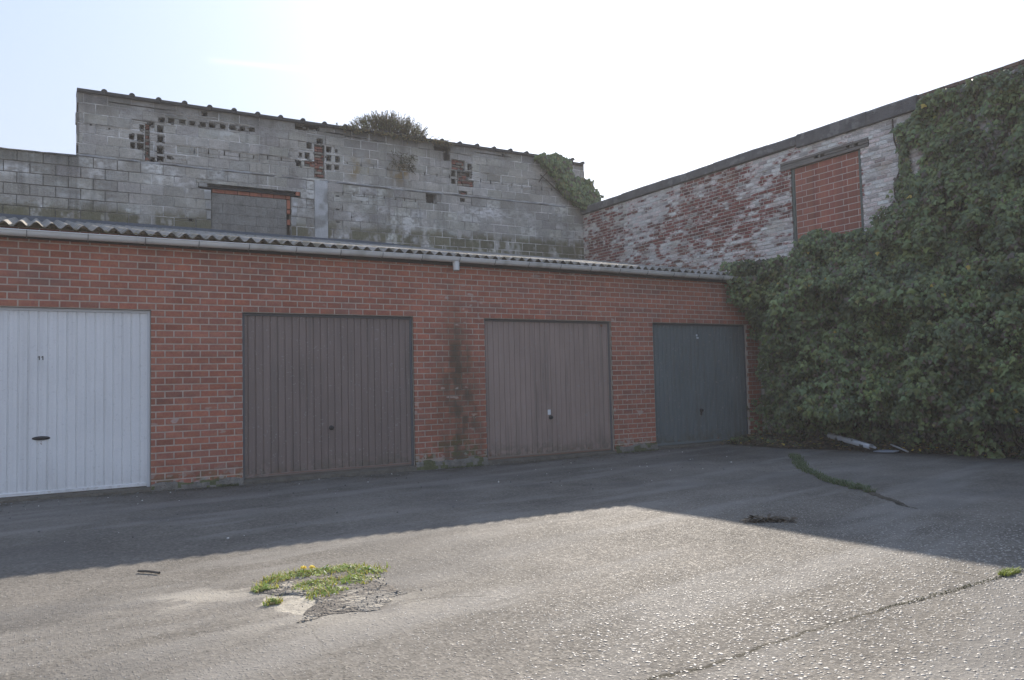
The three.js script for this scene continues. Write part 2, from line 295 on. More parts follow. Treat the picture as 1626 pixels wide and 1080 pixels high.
const mapGround = colourMap(2048, 1536, GU[0], GU[1], GV[0], GV[1], (x, z, c) => {
  const n = fbm(x * 3.1, z * 3.1, 4), f = fbm(x * 70, z * 70, 2), big = fbm(x * 0.7 + 8, z * 0.9, 3), sp = vn(x * 95, z * 95);
  let k = 0.82 + 0.4 * (n - 0.5) + 0.45 * (big - 0.5) + 0.55 * (f - 0.5), r = 0.162 * k, g = 0.149 * k, b = 0.132 * k;
  if (sp > 0.78) { const s = (sp - 0.78) * 2.2; r += 0.2 * s; g += 0.19 * s; b += 0.17 * s; } else if (sp < 0.15) { r *= 0.72; g *= 0.72; b *= 0.72; }
  const sweep = sstep(0.46, 0.74, fbm(x * 0.7 + 3, z * 3.4 + x * 0.6, 4)) * 0.5; r = lerp(r, 0.225, sweep); g = lerp(g, 0.215, sweep); b = lerp(b, 0.2, sweep);
  const tar = sstep(0.55, 0.8, fbm(x * 0.9 + 70, z * 1.4, 4)) * 0.4; r = lerp(r, 0.085, tar); g = lerp(g, 0.082, tar); b = lerp(b, 0.08, tar);
  const pale = Math.max(0, 0.9 * gauss(x - 0.8, 0.4) * gauss(z - 5.15, 0.2) + 0.6 * gauss(x - 1.35, 0.55) * gauss(z - 5.85, 0.3)) * sstep(0.35, 0.6, fbm(x * 6 + z, z * 9, 4)); r = lerp(r, 0.34, pale * 0.8); g = lerp(g, 0.315, pale * 0.8); b = lerp(b, 0.27, pale * 0.8);
  { const wx = x + 0.1 * (fbm(x * 12, z * 12, 3) - 0.5), wz = z + 0.1 * (fbm(x * 12 + 5, z * 12, 3) - 0.5); if (inPoly(wx, wz, CEMENT)) { const q = 0.6 + 0.6 * f + 0.25 * n, m = 0.35 + 0.5 * sstep(0.3, 0.6, fbm(x * 9 + 4, z * 9, 3)); r = lerp(r, 0.36 * q, m); g = lerp(g, 0.33 * q, m); b = lerp(b, 0.275 * q, m); } }
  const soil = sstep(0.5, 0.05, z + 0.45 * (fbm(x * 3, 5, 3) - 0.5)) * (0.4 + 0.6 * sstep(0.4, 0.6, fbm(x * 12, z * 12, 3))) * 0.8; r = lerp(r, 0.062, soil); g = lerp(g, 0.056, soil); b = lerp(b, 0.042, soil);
  const cr = crackAt(x, z) * 0.92; r = lerp(r, 0.035, cr); g = lerp(g, 0.032, cr); b = lerp(b, 0.024, cr);
  c[0] = r; c[1] = g; c[2] = b;
}, THREE.MirroredRepeatWrapping);
const groundBump = greyTile(1024, 1.1, (a, b) => { let v = 0.35 + 0.5 * (fbm(a * 60, b * 60, 3) - 0.5) + 0.3 * (fbm(a * 12, b * 12, 3) - 0.5); const p = vn(a * 130 + 3, b * 130), q = vn(a * 75, b * 75 + 8); if (p > 0.62) v += (p - 0.62) * 1.3; if (q > 0.74) v += (q - 0.74) * 1.8; return v; });
const groundRough = greyTile(512, 0.83, (a, b) => { const p = vn(a * 90 + 3, b * 90); return 0.9 + 0.15 * (fbm(a * 20, b * 20, 3) - 0.5) - (p > 0.72 ? 0.2 : 0); });
{
  const lines = (lo, hi, s, far) => { const a = []; for (const f of far) a.push(-f); for (let v = lo; v <= hi + 1e-6; v += s) a.push(v); for (const f of [...far].reverse()) a.push(f); return a; };
  const xs = lines(-5, 13, 0.2, [400, 150, 60, 25, 14]), zs = lines(-6, 13, 0.2, [400, 150, 60, 25, 14]), pos = [], uv = [], idx = [];
  for (const z of zs) for (const x of xs) { pos.push(x, gy(x, z), z); uv.push(x, z); }
  for (let j = 0; j + 1 < zs.length; j++) for (let i = 0; i + 1 < xs.length; i++) { const a = j * xs.length + i; idx.push(a, a + xs.length, a + 1, a + 1, a + xs.length, a + xs.length + 1); }
  const g = new THREE.BufferGeometry(); g.setAttribute('position', new THREE.Float32BufferAttribute(pos, 3)); g.setAttribute('uv', new THREE.Float32BufferAttribute(uv, 2)); g.setIndex(idx); g.computeVertexNormals();
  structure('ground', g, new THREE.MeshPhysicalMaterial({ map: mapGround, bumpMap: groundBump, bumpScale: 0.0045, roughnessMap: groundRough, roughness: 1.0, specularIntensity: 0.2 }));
}

// ---------------------------------------------------------------- garage row
const DOORS = [[-1.12, 1.12, 1.977, -0.015], [2.12, 4.35, 1.977, -0.025], [5.45, 7.73, 1.977, -0.045], [8.58, 10.76, 1.977, -0.045]];
const garage = thing('garage_row', 'low red brick garage row with four up-and-over doors and corrugated roof', 'garage');
{
  const rows = [], v0 = 1.977 - 28 * 0.077;
  for (let r = 0; r < 39; r++) rows.push({ v0: v0 + r * 0.077, v1: v0 + (r + 1) * 0.077, u0: -3.2, u1: 11.08, shift: (r % 2) * 0.095 + 0.03 });
  rows[rows.length - 1].v1 = 2.825;
  const core = bondWall({
    P: (u, v, w) => [u, v, w], rows, pitch: 0.19, joint: 0.0135, depth: 0.14, proud: 0.0035, ch: 0.0022, uneven: 0.003, jit: 0.002, holes: DOORS.map((d) => [d[0], d[1], -1, d[2]]), parent: garage, mat: mBrick, mortarMat: mMortar, name: 'brick', seed: 5, coreName: 'brick_front',
    tone: (R) => { const t = 0.88 + 0.2 * R(), w = (R() - 0.5) * 0.2, q = R() < 0.08 ? 0.85 : 1; return [t * q * (1 + w * 0.3), t * q * (1 - w * 0.4), t * q * (1 - w)]; },
  });
  core.userData.label = 'red brick front with pale mortar joints';
  // pressed doors
  const grime = (r, g, b, s) => colourMap(1024, 1024, 0, 2.4, -0.1, 2.1, (x, y, c) => {
    const white = r > 0.5, k = 0.86 + (white ? 0.12 : 0.26) * fbm(x * 3 + s, y * 2.4, 4) + (white ? 0.05 : 0.2) * (fbm(x * 30 + s, y * 1.1, 3) - 0.5) + 0.06 * (fbm(x * 90, y * 90 + s, 2) - 0.5);
    let R = r * k, G = g * k, B = b * k;
    const st = sstep(0.58, 0.78, fbm(x * 16 + s * 2, y * 0.9 + s, 4)) * (white ? 0.07 : 0.28); R = lerp(R, 0.09, st); G = lerp(G, 0.08, st); B = lerp(B, 0.068, st);
    const d = sstep(0.24 + 0.25 * (fbm(x * 4 + s, 3, 2) - 0.5), -0.02, y) * sstep(0.3, 0.62, fbm(x * 16, y * 16 + s, 4)) * (white ? 0.1 : 0.55); R = lerp(R, 0.085, d); G = lerp(G, 0.08, d); B = lerp(B, 0.055, d);
    const ru = sstep(0.66, 0.72, fbm(x * 22 + s, y * 26, 3)) * sstep(0.14, 0.0, y + 0.06 * fbm(x * 8, s, 2)) * (white ? 0.25 : 0.7); R = lerp(R, 0.2, ru); G = lerp(G, 0.085, ru); B = lerp(B, 0.04, ru);
    const ch = sstep(0.8, 0.83, fbm(x * 40 + s, y * 40, 2)) * (white ? 0.15 : 0.5); R = lerp(R, 0.3, ch); G = lerp(G, 0.28, ch); B = lerp(B, 0.26, ch);
    c[0] = R; c[1] = G; c[2] = B;
  });
  const doorMats = [[0.8, 0.795, 0.785, 1], [0.2, 0.15, 0.13, 9], [0.3, 0.222, 0.188, 17], [0.135, 0.158, 0.16, 25]].map((c) => std({ map: grime(...c), roughness: 0.55, bumpMap: grain, bumpScale: 0.0006 }));
  const frameMats = [std({ color: lin(0.6, 0.61, 0.62), roughness: 0.5 }), std({ color: lin(0.1, 0.105, 0.11), roughness: 0.6 }), std({ color: lin(0.12, 0.11, 0.105), roughness: 0.6 }), std({ color: lin(0.07, 0.085, 0.095), roughness: 0.6 })];
  const black = std({ color: lin(0.012, 0.012, 0.013), roughness: 0.35 }), rust = std({ color: lin(0.24, 0.1, 0.05), roughness: 0.9 });
  const labels = ['white painted steel garage door numbered 11', 'dark brown-grey ribbed garage door with a black knob', 'lighter taupe ribbed garage door with a white lock plate', 'blue-grey ribbed garage door nearest the ivy'];
  const font = await new FontLoader().loadAsync('fonts/droid/droid_sans_bold.typeface.json');
  DOORS.forEach(([x0, x1, y1, yb], i) => {
    const d = new THREE.Group(); d.name = numbered('garage_door'); d.userData.label = labels[i]; garage.add(d);
    const m = doorMats[i], fm = frameMats[i], fw = 0.035, zf = -0.045, zp = -0.062;
    part('frame', mergeGeometries([boxGeo(x0 + 0.002, x0 + fw, yb, y1 - 0.003, -0.12, zf), boxGeo(x1 - fw, x1 - 0.002, yb, y1 - 0.003, -0.12, zf), boxGeo(x0 + fw, x1 - fw, y1 - 0.035, y1 - 0.003, -0.12, zf - 0.004)]), fm, d);
    const G = new Geo(), a = x0 + fw - 0.006, b = x1 - fw + 0.006, lo = yb + 0.05, hi = y1 - 0.03, p = 0.0895; const prof = [[a, 0]];
    for (let x = a + 0.045; x < b - 0.02; x += p) { prof.push([x - 0.010, 0], [x - 0.003, -0.011], [x + 0.003, -0.011], [x + 0.010, 0]); const xm = x + p / 2; if (xm < b - 0.03) prof.push([xm - 0.004, 0], [xm, -0.0022], [xm + 0.004, 0]); }
    prof.push([b, 0]);
    for (let k = 0; k + 1 < prof.length; k++) { const [xa, wa] = prof[k], [xb, wb] = prof[k + 1]; for (let s = 0; s < 4; s++) { const ya = lerp(lo, hi, s / 4), yc = lerp(lo, hi, (s + 1) / 4), bow = (x, y) => 0.002 * Math.sin(x * 3 + i) * Math.sin(y * 2.3 + i); G.quad([xa, ya, zp + wa + bow(xa, ya)], [xb, ya, zp + wb + bow(xb, ya)], [xb, yc, zp + wb + bow(xb, yc)], [xa, yc, zp + wa + bow(xa, yc)], [xa - x0, ya], [xb - x0, ya], [xb - x0, yc], [xa - x0, yc], 1); } }
    const panel = part('ribbed_panel', G.build(), m, d);
    part('bottom_rail', boxGeo(a + 0.008, b - 0.008, yb + 0.012, yb + 0.05, -0.09, -0.05), m, d);
    if (i === 0) {
      const h = new THREE.LatheGeometry([[0, 0.02], [0.03, 0.018], [0.055, 0.008], [0.062, 0]].map((q) => new THREE.Vector2(q[0], q[1])), 20); h.rotateX(Math.PI / 2); h.scale(1.38, 0.36, 1); h.translate(0.06, 0.588, zp + 0.002); part('handle', h, black, d);
      part('rust_spots', mergeGeometries([[0.062, 0.552, 0.004], [0.06, 0.535, 0.006], [0.063, 0.522, 0.0045]].map(([x, y, r]) => new THREE.SphereGeometry(r, 6, 4).scale(1, 1, 0.3).translate(x, y, zp))), rust, d);
      const t = new TextGeometry('11', { font, size: 0.042, depth: 0.002, curveSegments: 3 }); t.translate(0.02, 1.418, zp + 0.001); part('number', t, black, d, 'small black number 11');
    } else {
      const hx = [0, 3.22, 6.575, 9.65][i], hy = [0, 0.54, 0.525, 0.51][i];
      const knob = new THREE.LatheGeometry([[0.0, 0.05], [0.018, 0.05], [0.026, 0.04], [0.024, 0.028], [0.012, 0.02], [0.012, 0.006], [0.03, 0.004], [0.03, 0]].map((q) => new THREE.Vector2(q[0], q[1])), 16); knob.rotateX(Math.PI / 2); knob.translate(hx, hy, zp); const kb = part('handle', knob, black, d);
      if (i === 2) part('lock_plate', boxGeo(hx - 0.045, hx + 0.005, hy + 0.04, hy + 0.115, zp, zp + 0.005, 0.002), std({ color: lin(0.7, 0.71, 0.72), roughness: 0.4 }), d, 'small white lock plate');
      if (i === 3) part('grip_bar', boxGeo(hx - 0.012, hx + 0.012, hy - 0.085, hy - 0.01, zp, zp + 0.02, 0.004), std({ color: lin(0.03, 0.022, 0.02), roughness: 0.6 }), d);
      if (i === 3) part('worn_sticker', mergeGeometries([boxGeo(9.595, 9.63, 1.765, 1.80, zp + 0.001, zp + 0.003, 0.001), boxGeo(9.605, 9.655, 1.725, 1.752, zp + 0.001, zp + 0.003, 0.001)]), std({ color: lin(0.5, 0.54, 0.57), roughness: 0.6 }), d, 'remains of a small white sticker');
      if (i === 2) part('rust_patch', boxGeo(7.56, 7.60, 1.895, 1.93, zp - 0.001, zp + 0.002, 0.001), rust, d);
    }
    // concrete sill under the door, open ground in front
    const S = new Geo(), R = rng(60 + i), n = 26, prof2 = [[-0.14, yb + 0.006], [-0.01, yb + 0.004], [0.035, yb - 0.012], [0.06, -0.2]];
    for (let k = 0; k < n; k++) for (let q = 0; q < 3; q++) {
      const xa = lerp(x0 + 0.003, x1 - 0.003, k / n), xb = lerp(x0 + 0.003, x1 - 0.003, (k + 1) / n), o = (x, w) => (w > -0.1 ? 0.03 * (fbm(x * 5 + i * 9, w * 20 + 3, 3) - 0.5) : 0);
      const pt = (x, r) => [x, prof2[r][1] + (r < 3 ? o(x, r) * 0.5 : 0), prof2[r][0] + (r > 1 ? o(x + 7, 1) : 0)];
      S.quad(pt(xa, q + 1), pt(xb, q + 1), pt(xb, q), pt(xa, q), [xa, q * 0.1 + 0.1], [xb, q * 0.1 + 0.1], [xb, q * 0.1], [xa, q * 0.1], [0.5, 0.47, 0.42]);
    }
    part('door_sill', S.build(), mCement, garage);
  });
  // rough cement at the foot of the brick piers
  [[1.12, 2.12, 0.05, 0.035], [4.35, 5.45, 0.06, 0.04], [7.73, 8.58, 0.075, 0.05], [10.76, 11.08, 0.04, 0.04], [-3.2, -1.12, 0.04, 0.03]].forEach(([a, b, h, t], i) => {
    const G = new Geo(), n = Math.round((b - a) / 0.035), rowsN = 5;
    const pt = (k, r) => { const x = lerp(a, b, k / n), f = r / rowsN, top = h * (0.1 + 1.2 * fbm(x * 4 + i * 7, 2, 3)), y = lerp(-0.16, top, f), w = t * (1 - f * f) + 0.035 * (fbm(x * 13, y * 13 + i, 3) - 0.45) * (r < rowsN ? 1 : 0) + (r === rowsN ? -0.012 : 0); return [x, y, w]; };
    for (let k = 0; k < n; k++) for (let r = 0; r < rowsN; r++) { const A = pt(k, r), B = pt(k + 1, r), C = pt(k + 1, r + 1), D = pt(k, r + 1), q = 0.5 + 0.3 * fbm(k * 0.35 + i * 50, r * 0.7, 3), gr = fbm(k * 0.22 + 90 + i * 9, r * 0.5, 3) > 0.56 ? [q * 0.55, q * 0.62, q * 0.3] : [q, q * 0.97, q * 0.92]; G.quad(A, B, C, D, [A[0], A[1]], [B[0], B[1]], [C[0], C[1]], [D[0], D[1]], gr); }
    part('cement_plinth', G.build(), mCement, garage);
  });
  // corrugated roof sheets
  const tileRoof = colourMap(512, 512, 0, 3, 0, 3, (x, y, c) => { const k = 0.7 + 0.5 * fbm(x * 8, y * 8, 4), m = sstep(0.5, 0.68, fbm(x * 5 + 3, y * 7, 4)); c[0] = lerp(0.27 * k, 0.13, m * 0.85); c[1] = lerp(0.25 * k, 0.11, m * 0.85); c[2] = lerp(0.225 * k, 0.07, m * 0.85); }, THREE.MirroredRepeatWrapping);
  const mRoof = std({ map: tileRoof, bumpMap: coarse, bumpScale: 0.008, roughness: 0.9, side: THREE.DoubleSide });
  const wave = 0.146, RS = rng(31);
  for (let s = 0; s < 14; s++) {
    const xa = -3.3 + s * wave * 7, xb = Math.min(RW - 0.01, xa + wave * 7.6); if (xa > RW - 0.2) break;
    const G = new Geo(), n = 76, lift = (s % 2) * 0.007, zf = 0.165 + (RS() - 0.5) * 0.03, yr = (z) => 2.82 + lift - 0.1985 * (z - 0.16) , prof = (x) => 0.026 * Math.cos(2 * Math.PI * x / wave), th = 0.0065, zb = -5.17;
    for (let k = 0; k < n; k++) {
      const x1 = lerp(xa, xb, k / n), x2 = lerp(xa, xb, (k + 1) / n), y1 = prof(x1), y2 = prof(x2), e1 = zf + 0.008 * (vn(x1 * 25, s) - 0.5), e2 = zf + 0.008 * (vn(x2 * 25, s) - 0.5);
      const L = 3, zz = (e, q) => lerp(e, zb, q / L);
      for (let q = 0; q < L; q++) { const za1 = zz(e1, q), za2 = zz(e2, q), zb1 = zz(e1, q + 1), zb2 = zz(e2, q + 1); G.quad([x1, yr(za1) + y1 + th, za1], [x2, yr(za2) + y2 + th, za2], [x2, yr(zb2) + y2 + th, zb2], [x1, yr(zb1) + y1 + th, zb1], [x1, za1], [x2, za2], [x2, zb2], [x1, zb1], 1); G.quad([x1, yr(zb1) + y1, zb1], [x2, yr(zb2) + y2, zb2], [x2, yr(za2) + y2, za2], [x1, yr(za1) + y1, za1], [x1, zb1], [x2, zb2], [x2, za2], [x1, za1], 1); }
      G.quad([x1, yr(e1) + y1, e1], [x2, yr(e2) + y2, e2], [x2, yr(e2) + y2 + th, e2], [x1, yr(e1) + y1 + th, e1], [x1, 0], [x2, 0], [x2, 0.01], [x1, 0.01], 1);
    }
    part('roof_sheet', G.build(), mRoof, garage);
  }
  // moss lumps lying in the troughs along the eave
  { const G = []; const R = rng(91); for (let k = 0; k < 520; k++) { const x = -0.6 + R() * 10, tr = Math.round(x / wave - 0.5) + 0.5, z = 0.15 - R() * 0.5, g = new THREE.IcosahedronGeometry(0.008 + R() * 0.016, 0); g.scale(1.3, 0.7, 1.4); g.translate(tr * wave + (R() - 0.5) * 0.05, 2.82 - 0.1985 * (z - 0.16) - 0.018, z); G.push(g.toNonIndexed ? g : g); } stuff(part('moss', mergeGeometries(G), std({ color: lin(0.15, 0.125, 0.06), roughness: 1 }), garage)); }
  part('side_wall', boxGeo(-3.2, -3.0, -0.2, 2.8, -5.1, -0.145, 0), mMortar, garage);
  part('eave_board', boxGeo(-3.2, 11.06, 2.70, 2.80, 0.004, 0.022), std({ color: lin(0.06, 0.055, 0.05) }), garage);
  // flashing where the roof meets the block wall
  { const G = new Geo(); let px = -4; while (px < 7.6) { const x2 = Math.min(7.6, px + 0.3), h = (x) => 3.955 - 0.06 * sstep(5.5, 7.6, x) + 0.012 * (vn(x * 3, 1) - 0.5); G.quad([px, 3.8, GW + 0.14], [x2, 3.8, GW + 0.14], [x2, h(x2), GW + 0.035], [px, h(px), GW + 0.035], [px, 0], [x2, 0], [x2, 0.2], [px, 0.2], 1); px = x2; } part('roof_flashing', G.build(), std({ color: lin(0.075, 0.085, 0.1), roughness: 0.6, bumpMap: coarse, bumpScale: 0.01, side: THREE.DoubleSide }), garage, 'dark bitumen flashing strip'); }
  // half-round gutter with straps and a broken outlet
  const mGut = std({ map: colourMap(512, 256, -4, 12, 2.5, 3, (x, y, c) => { const k = 0.8 + 0.25 * fbm(x * 5, y * 14, 4), d = sstep(0.55, 0.75, fbm(x * 7, y * 3 + 2, 4)) * 0.45; c[0] = lerp(0.72 * k, 0.3, d); c[1] = lerp(0.71 * k, 0.29, d); c[2] = lerp(0.68 * k, 0.26, d); }), roughness: 0.5, side: THREE.DoubleSide });
  const gutY = (x) => 2.758 + 0.03 * sstep(-0.5, 5, x), gz = 0.125, gr = 0.058;
  const joints = [-3.3, -0.4, 2.55, 5.55, 8.5, 10.98];
  const gut = new THREE.Group(); gut.name = 'gutter'; garage.add(gut);
  const Gn = 12;
  for (let s = 0; s + 1 < joints.length; s++) {
    const G = new Geo(), xa = joints[s], xb = joints[s + 1] + 0.03, n = 10, r = gr - (s % 2) * 0.002;
    for (let k = 0; k < n; k++) for (let a = 0; a < Gn; a++) { const t1 = Math.PI * (1 + a / Gn), t2 = Math.PI * (1 + (a + 1) / Gn), x1 = lerp(xa, xb, k / n), x2 = lerp(xa, xb, (k + 1) / n), q = (x, t, rr) => [x, gutY(x) + Math.sin(t) * rr, gz + Math.cos(t) * rr]; G.quad(q(x1, t1, r), q(x1, t2, r), q(x2, t2, r), q(x2, t1, r), [x1, 2.7 + a * 0.01], [x1, 2.71 + a * 0.01], [x2, 2.71 + a * 0.01], [x2, 2.7 + a * 0.01], 1); }
    for (let k = 0; k < n; k++) { const x1 = lerp(xa, xb, k / n), x2 = lerp(xa, xb, (k + 1) / n), rim = []; for (let a = 0; a <= 6; a++) { const t = a / 6 * 2 * Math.PI; rim.push([Math.cos(t) * 0.007, Math.sin(t) * 0.007]); } for (let a = 0; a < 6; a++) { const q = (x, [c, d]) => [x, gutY(x) + 0.003 + d, gz + gr + 0.002 + c]; G.quad(q(x1, rim[a]), q(x1, rim[a + 1]), q(x2, rim[a + 1]), q(x2, rim[a]), [x1, 2.8], [x1, 2.81], [x2, 2.81], [x2, 2.8], 1); } }
    part('gutter_length', G.build(), mGut, gut);
  }
  { const cap = new THREE.CircleGeometry(gr, 16, Math.PI, Math.PI); cap.rotateY(Math.PI / 2); cap.translate(11.01, gutY(11), gz); part('end_cap', cap, mGut, gut); }
  for (let x = -2.9; x < 11; x += 0.563) {
    const pts = []; for (let a = 0; a <= 10; a++) { const t = Math.PI * (0.98 + 1.06 * a / 10); pts.push(new THREE.Vector3(x, gutY(x) + Math.sin(t) * (gr + 0.005), gz + Math.cos(t) * (gr + 0.005))); }
    const tg = new THREE.TubeGeometry(new THREE.CatmullRomCurve3(pts), 14, 0.0045, 5); part('gutter_bracket', tg, std({ color: lin(0.2, 0.2, 0.195), roughness: 0.5 }), gut);
  }
  { const o = new THREE.LatheGeometry([[0.05, 0], [0.046, -0.03], [0.043, -0.12], [0.04, -0.125], [0.036, -0.12], [0.04, -0.03]].map((q) => new THREE.Vector2(q[0], q[1])), 18); o.rotateX(-0.05); o.translate(4.95, gutY(4.95) - gr + 0.01, gz - 0.005); part('outlet_stub', o, std({ color: lin(0.62, 0.62, 0.6), roughness: 0.5, side: THREE.DoubleSide }), gut, 'short white downpipe stub left without its pipe'); }
}

// ---------------------------------------------------------------- grey block wall behind the garages
const blockWall = thing('block_wall', 'tall weathered grey concrete block wall rising behind the garage roof', 'wall');
const PB = (u, v, w) => [u, v + 0.009 * (u - 1.2), GW + w];
const HOLES = [], R0 = rng(404);
const hole = (x, y, w, h) => HOLES.push([x - w / 2, x + w / 2, y - 0.009 * (x - 1.2) - h / 2, y - 0.009 * (x - 1.2) + h / 2]);
[1.89, 2.05, 2.23, 2.4, 2.58, 2.74, 2.93, 3.1, 3.28, 3.45].forEach((x, i) => hole(x, 5.855 + 0.006 * i, 0.105, 0.075 + 0.03 * R0()));
hole(2.61, 6.08, 0.11, 0.09);
[[1.57, 5.67, 0.07, 0.1], [1.41, 5.48, 0.085, 0.1], [1.55, 5.48, 0.11, 0.13], [1.425, 5.33, 0.08, 0.1], [1.545, 5.33, 0.11, 0.11], [1.87, 5.69, 0.105, 0.12], [1.87, 5.51, 0.1, 0.13], [1.87, 5.31, 0.11, 0.14], [1.87, 5.15, 0.11, 0.1], [2.02, 5.19, 0.09, 0.06], [1.66, 5.42, 0.075, 0.66], [1.735, 5.12, 0.09, 0.09], [1.72, 5.75, 0.1, 0.07]].forEach((h) => hole(...h));
[[4.54, 5.76, 0.1, 0.13], [4.37, 5.55, 0.06, 0.09], [4.5, 5.55, 0.1, 0.13], [4.33, 5.38, 0.1, 0.11], [4.75, 5.87, 0.12, 0.11], [4.93, 5.73, 0.1, 0.12], [5.08, 5.72, 0.06, 0.06], [4.93, 5.56, 0.1, 0.12], [5.11, 5.56, 0.1, 0.12], [4.93, 5.38, 0.1, 0.11], [5.09, 5.39, 0.09, 0.1], [4.74, 5.47, 0.2, 0.66], [4.54, 5.4, 0.2, 0.12]].forEach((h) => hole(...h));
[[7.81, 5.78, 0.32, 0.22], [8.09, 5.77, 0.11, 0.15], [8.09, 5.6, 0.11, 0.13], [7.68, 5.58, 0.1, 0.13], [7.68, 5.41, 0.1, 0.11], [7.9, 5.55, 0.25, 0.2], [7.98, 5.4, 0.4, 0.15], [7.91, 5.18, 0.2, 0.08], [7.89, 5.02, 0.11, 0.08]].forEach((h) => hole(...h));
[[4.4, 6.1, 0.28, 0.12], [4.6, 6.12, 0.3, 0.1], [5.05, 6.075, 0.35, 0.025], [5.5, 6.06, 0.45, 0.03], [6.0, 6.05, 0.3, 0.022], [7.42, 6.1, 0.4, 0.14], [7.53, 5.93, 0.15, 0.2], [7.15, 4.98, 0.25, 0.22], [1.5, 6.04, 0.9, 0.018], [8.7, 6.12, 0.9, 0.018], [8.95, 6.14, 0.08, 0.07]].forEach((h) => hole(...h));
// small slots left by old fixings
for (let x = 2.42; x < 4.3; x += 0.265) hole(x + (R0() - 0.5) * 0.03, 5.39 + 0.012 * (x - 2.4) + (R0() - 0.5) * 0.05, 0.018, 0.05 + 0.06 * R0());
for (let x = 5.3; x < 7.6; x += 0.285) hole(x + (R0() - 0.5) * 0.03, 5.5 + 0.02 * (R0() - 0.5), 0.018, 0.04 + 0.05 * R0());
for (let x = 8.35; x < 10.4; x += 0.27) hole(x + (R0() - 0.5) * 0.03, 5.5 + 0.02 * (R0() - 0.5), 0.02, 0.06 + 0.06 * R0());
for (let x = 5.2; x < 6.9; x += 0.225) hole(x + (R0() - 0.5) * 0.03, 4.89 + 0.004 * (x - 5), 0.017, 0.05 + 0.03 * R0());
[[5.1, 4.82, 0.07, 0.02], [5.1, 4.55, 0.07, 0.02], [5.1, 4.3, 0.07, 0.02], [5.6, 4.75, 0.025, 0.025], [2.37, 4.1, 0.06, 0.045], [0.78, 5.6, 0.03, 0.03], [1.06, 5.57, 0.03, 0.03], [5.38, 4.42, 0.02, 0.03]].forEach((h) => hole(...h));
const WIN = [2.72, 4.18, 3.6, 4.785], PIL = [4.63, 4.9, 3.6, 5.055];
{
  const rows = [], RE = rng(12), jag = [0.02, -0.015, 0.0, -0.03, 0.015, -0.005];
  for (let r = 0; r < 8; r++) { const v1 = 5.04 - 0.185 * r; rows.push({ v0: v1 - 0.185, v1, u0: -4, u1: RW + 0.09, shift: (r % 2) * 0.18 + 0.09 }); }
  rows.push({ v0: 5.04, v1: 5.09, u0: 0.57, u1: RW + 0.09, shift: 0 });
  for (let r = 0; r < 6; r++) { const v0 = 5.09 + 0.1755 * r; rows.push({ v0, v1: r === 5 ? 6.14 : v0 + 0.1755, u0: 0.585 + jag[r], u1: RW + 0.09 + jag[r], shift: (r % 2) * 0.185 + 0.12 }); }
  bondWall({
    P: PB, rows, pitch: 0.365, joint: 0.013, depth: 0.17, proud: (u, v) => (v < 5 && u < 2.1 + 0.8 * Math.sin(v * 9) ? 0.016 : 0.003), ch: 0.003, uneven: 0.005, jit: 0.004, holes: [...HOLES, WIN, PIL, [2.5, 4.36, 4.68, 4.79]], parent: blockWall, erode: true, mat: mBlock, mortarMat: std({ map: mapBlockMortar, bumpMap: coarse, bumpScale: 0.012 }), name: 'block', seed: 8,
    tone: (R) => { const t = 0.84 + 0.28 * R(); return [t, t * (0.98 + 0.03 * R()), t * (0.94 + 0.06 * R())]; },
  });
  // dark cavity wall behind the broken cells
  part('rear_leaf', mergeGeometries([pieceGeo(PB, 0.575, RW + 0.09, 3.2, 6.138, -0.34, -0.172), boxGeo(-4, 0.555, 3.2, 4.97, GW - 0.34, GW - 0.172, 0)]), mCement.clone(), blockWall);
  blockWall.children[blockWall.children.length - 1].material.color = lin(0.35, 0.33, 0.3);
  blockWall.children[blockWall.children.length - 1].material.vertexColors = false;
  // broken shards of block left standing in and around the openings
  { const G = []; const RB = rng(515); for (const h of HOLES) { const w = h[1] - h[0], t = h[3] - h[2]; if (w < 0.055 || t < 0.05) continue; const n = 3 + Math.floor(RB() * 4 + (w + t) * 8); for (let k = 0; k < n; k++) { const e = Math.floor(RB() * 4), u = e === 0 ? h[0] : e === 1 ? h[1] : lerp(h[0], h[1], RB()), v = e === 2 ? h[2] : e === 3 ? h[3] : lerp(h[2], h[3], RB()), q = PB(u, v, -0.012 - 0.05 * RB()), g = new THREE.IcosahedronGeometry(0.012 + 0.02 * RB(), 0); g.rotateX(RB() * 3); g.rotateZ(RB() * 3); g.scale(1 + 0.5 * RB(), 0.6 + 0.8 * RB(), 0.8); g.translate(q[0], q[1], q[2]); const c = 0.6 + 0.5 * RB(), n3 = g.attributes.position.count, arr = []; for (let i = 0; i < n3; i++) arr.push(c, c * 0.97, c * 0.92); g.setAttribute('color', new THREE.Float32BufferAttribute(arr, 3)); G.push(g); } } stuff(part('broken_shards', mergeGeometries(G), mCement, blockWall)); }
  // sloping lime-mortar ledge between the lower and the upper lift
  { const G = new Geo(); for (let x = 0.6; x < 10.6; x += 0.06) { const f = (q) => 0.002 + 0.024 * vn(q * 7, 3) - (vn(q * 2.2, 9) > 0.6 ? 0.016 : 0), h = (q) => 5.075 + 0.03 * (vn(q * 9, 5) - 0.5); const A = PB(x, 5.05, f(x)), B = PB(x + 0.06, 5.05, f(x + 0.06)), C = PB(x + 0.06, h(x + 0.06), -0.004), D = PB(x, h(x), -0.004), E = PB(x, 5.03, -0.003), F = PB(x + 0.06, 5.03, -0.003), k = 0.45 + 0.5 * vn(x * 3, 2); G.quad(A, B, C, D, [x, 0], [x + 0.06, 0], [x + 0.06, 0.05], [x, 0.05], k); G.quad(E, F, B, A, [x, -0.05], [x + 0.06, -0.05], [x + 0.06, 0], [x, 0], k * 0.8); } part('mortar_ledge', G.build(), mPale, blockWall); }
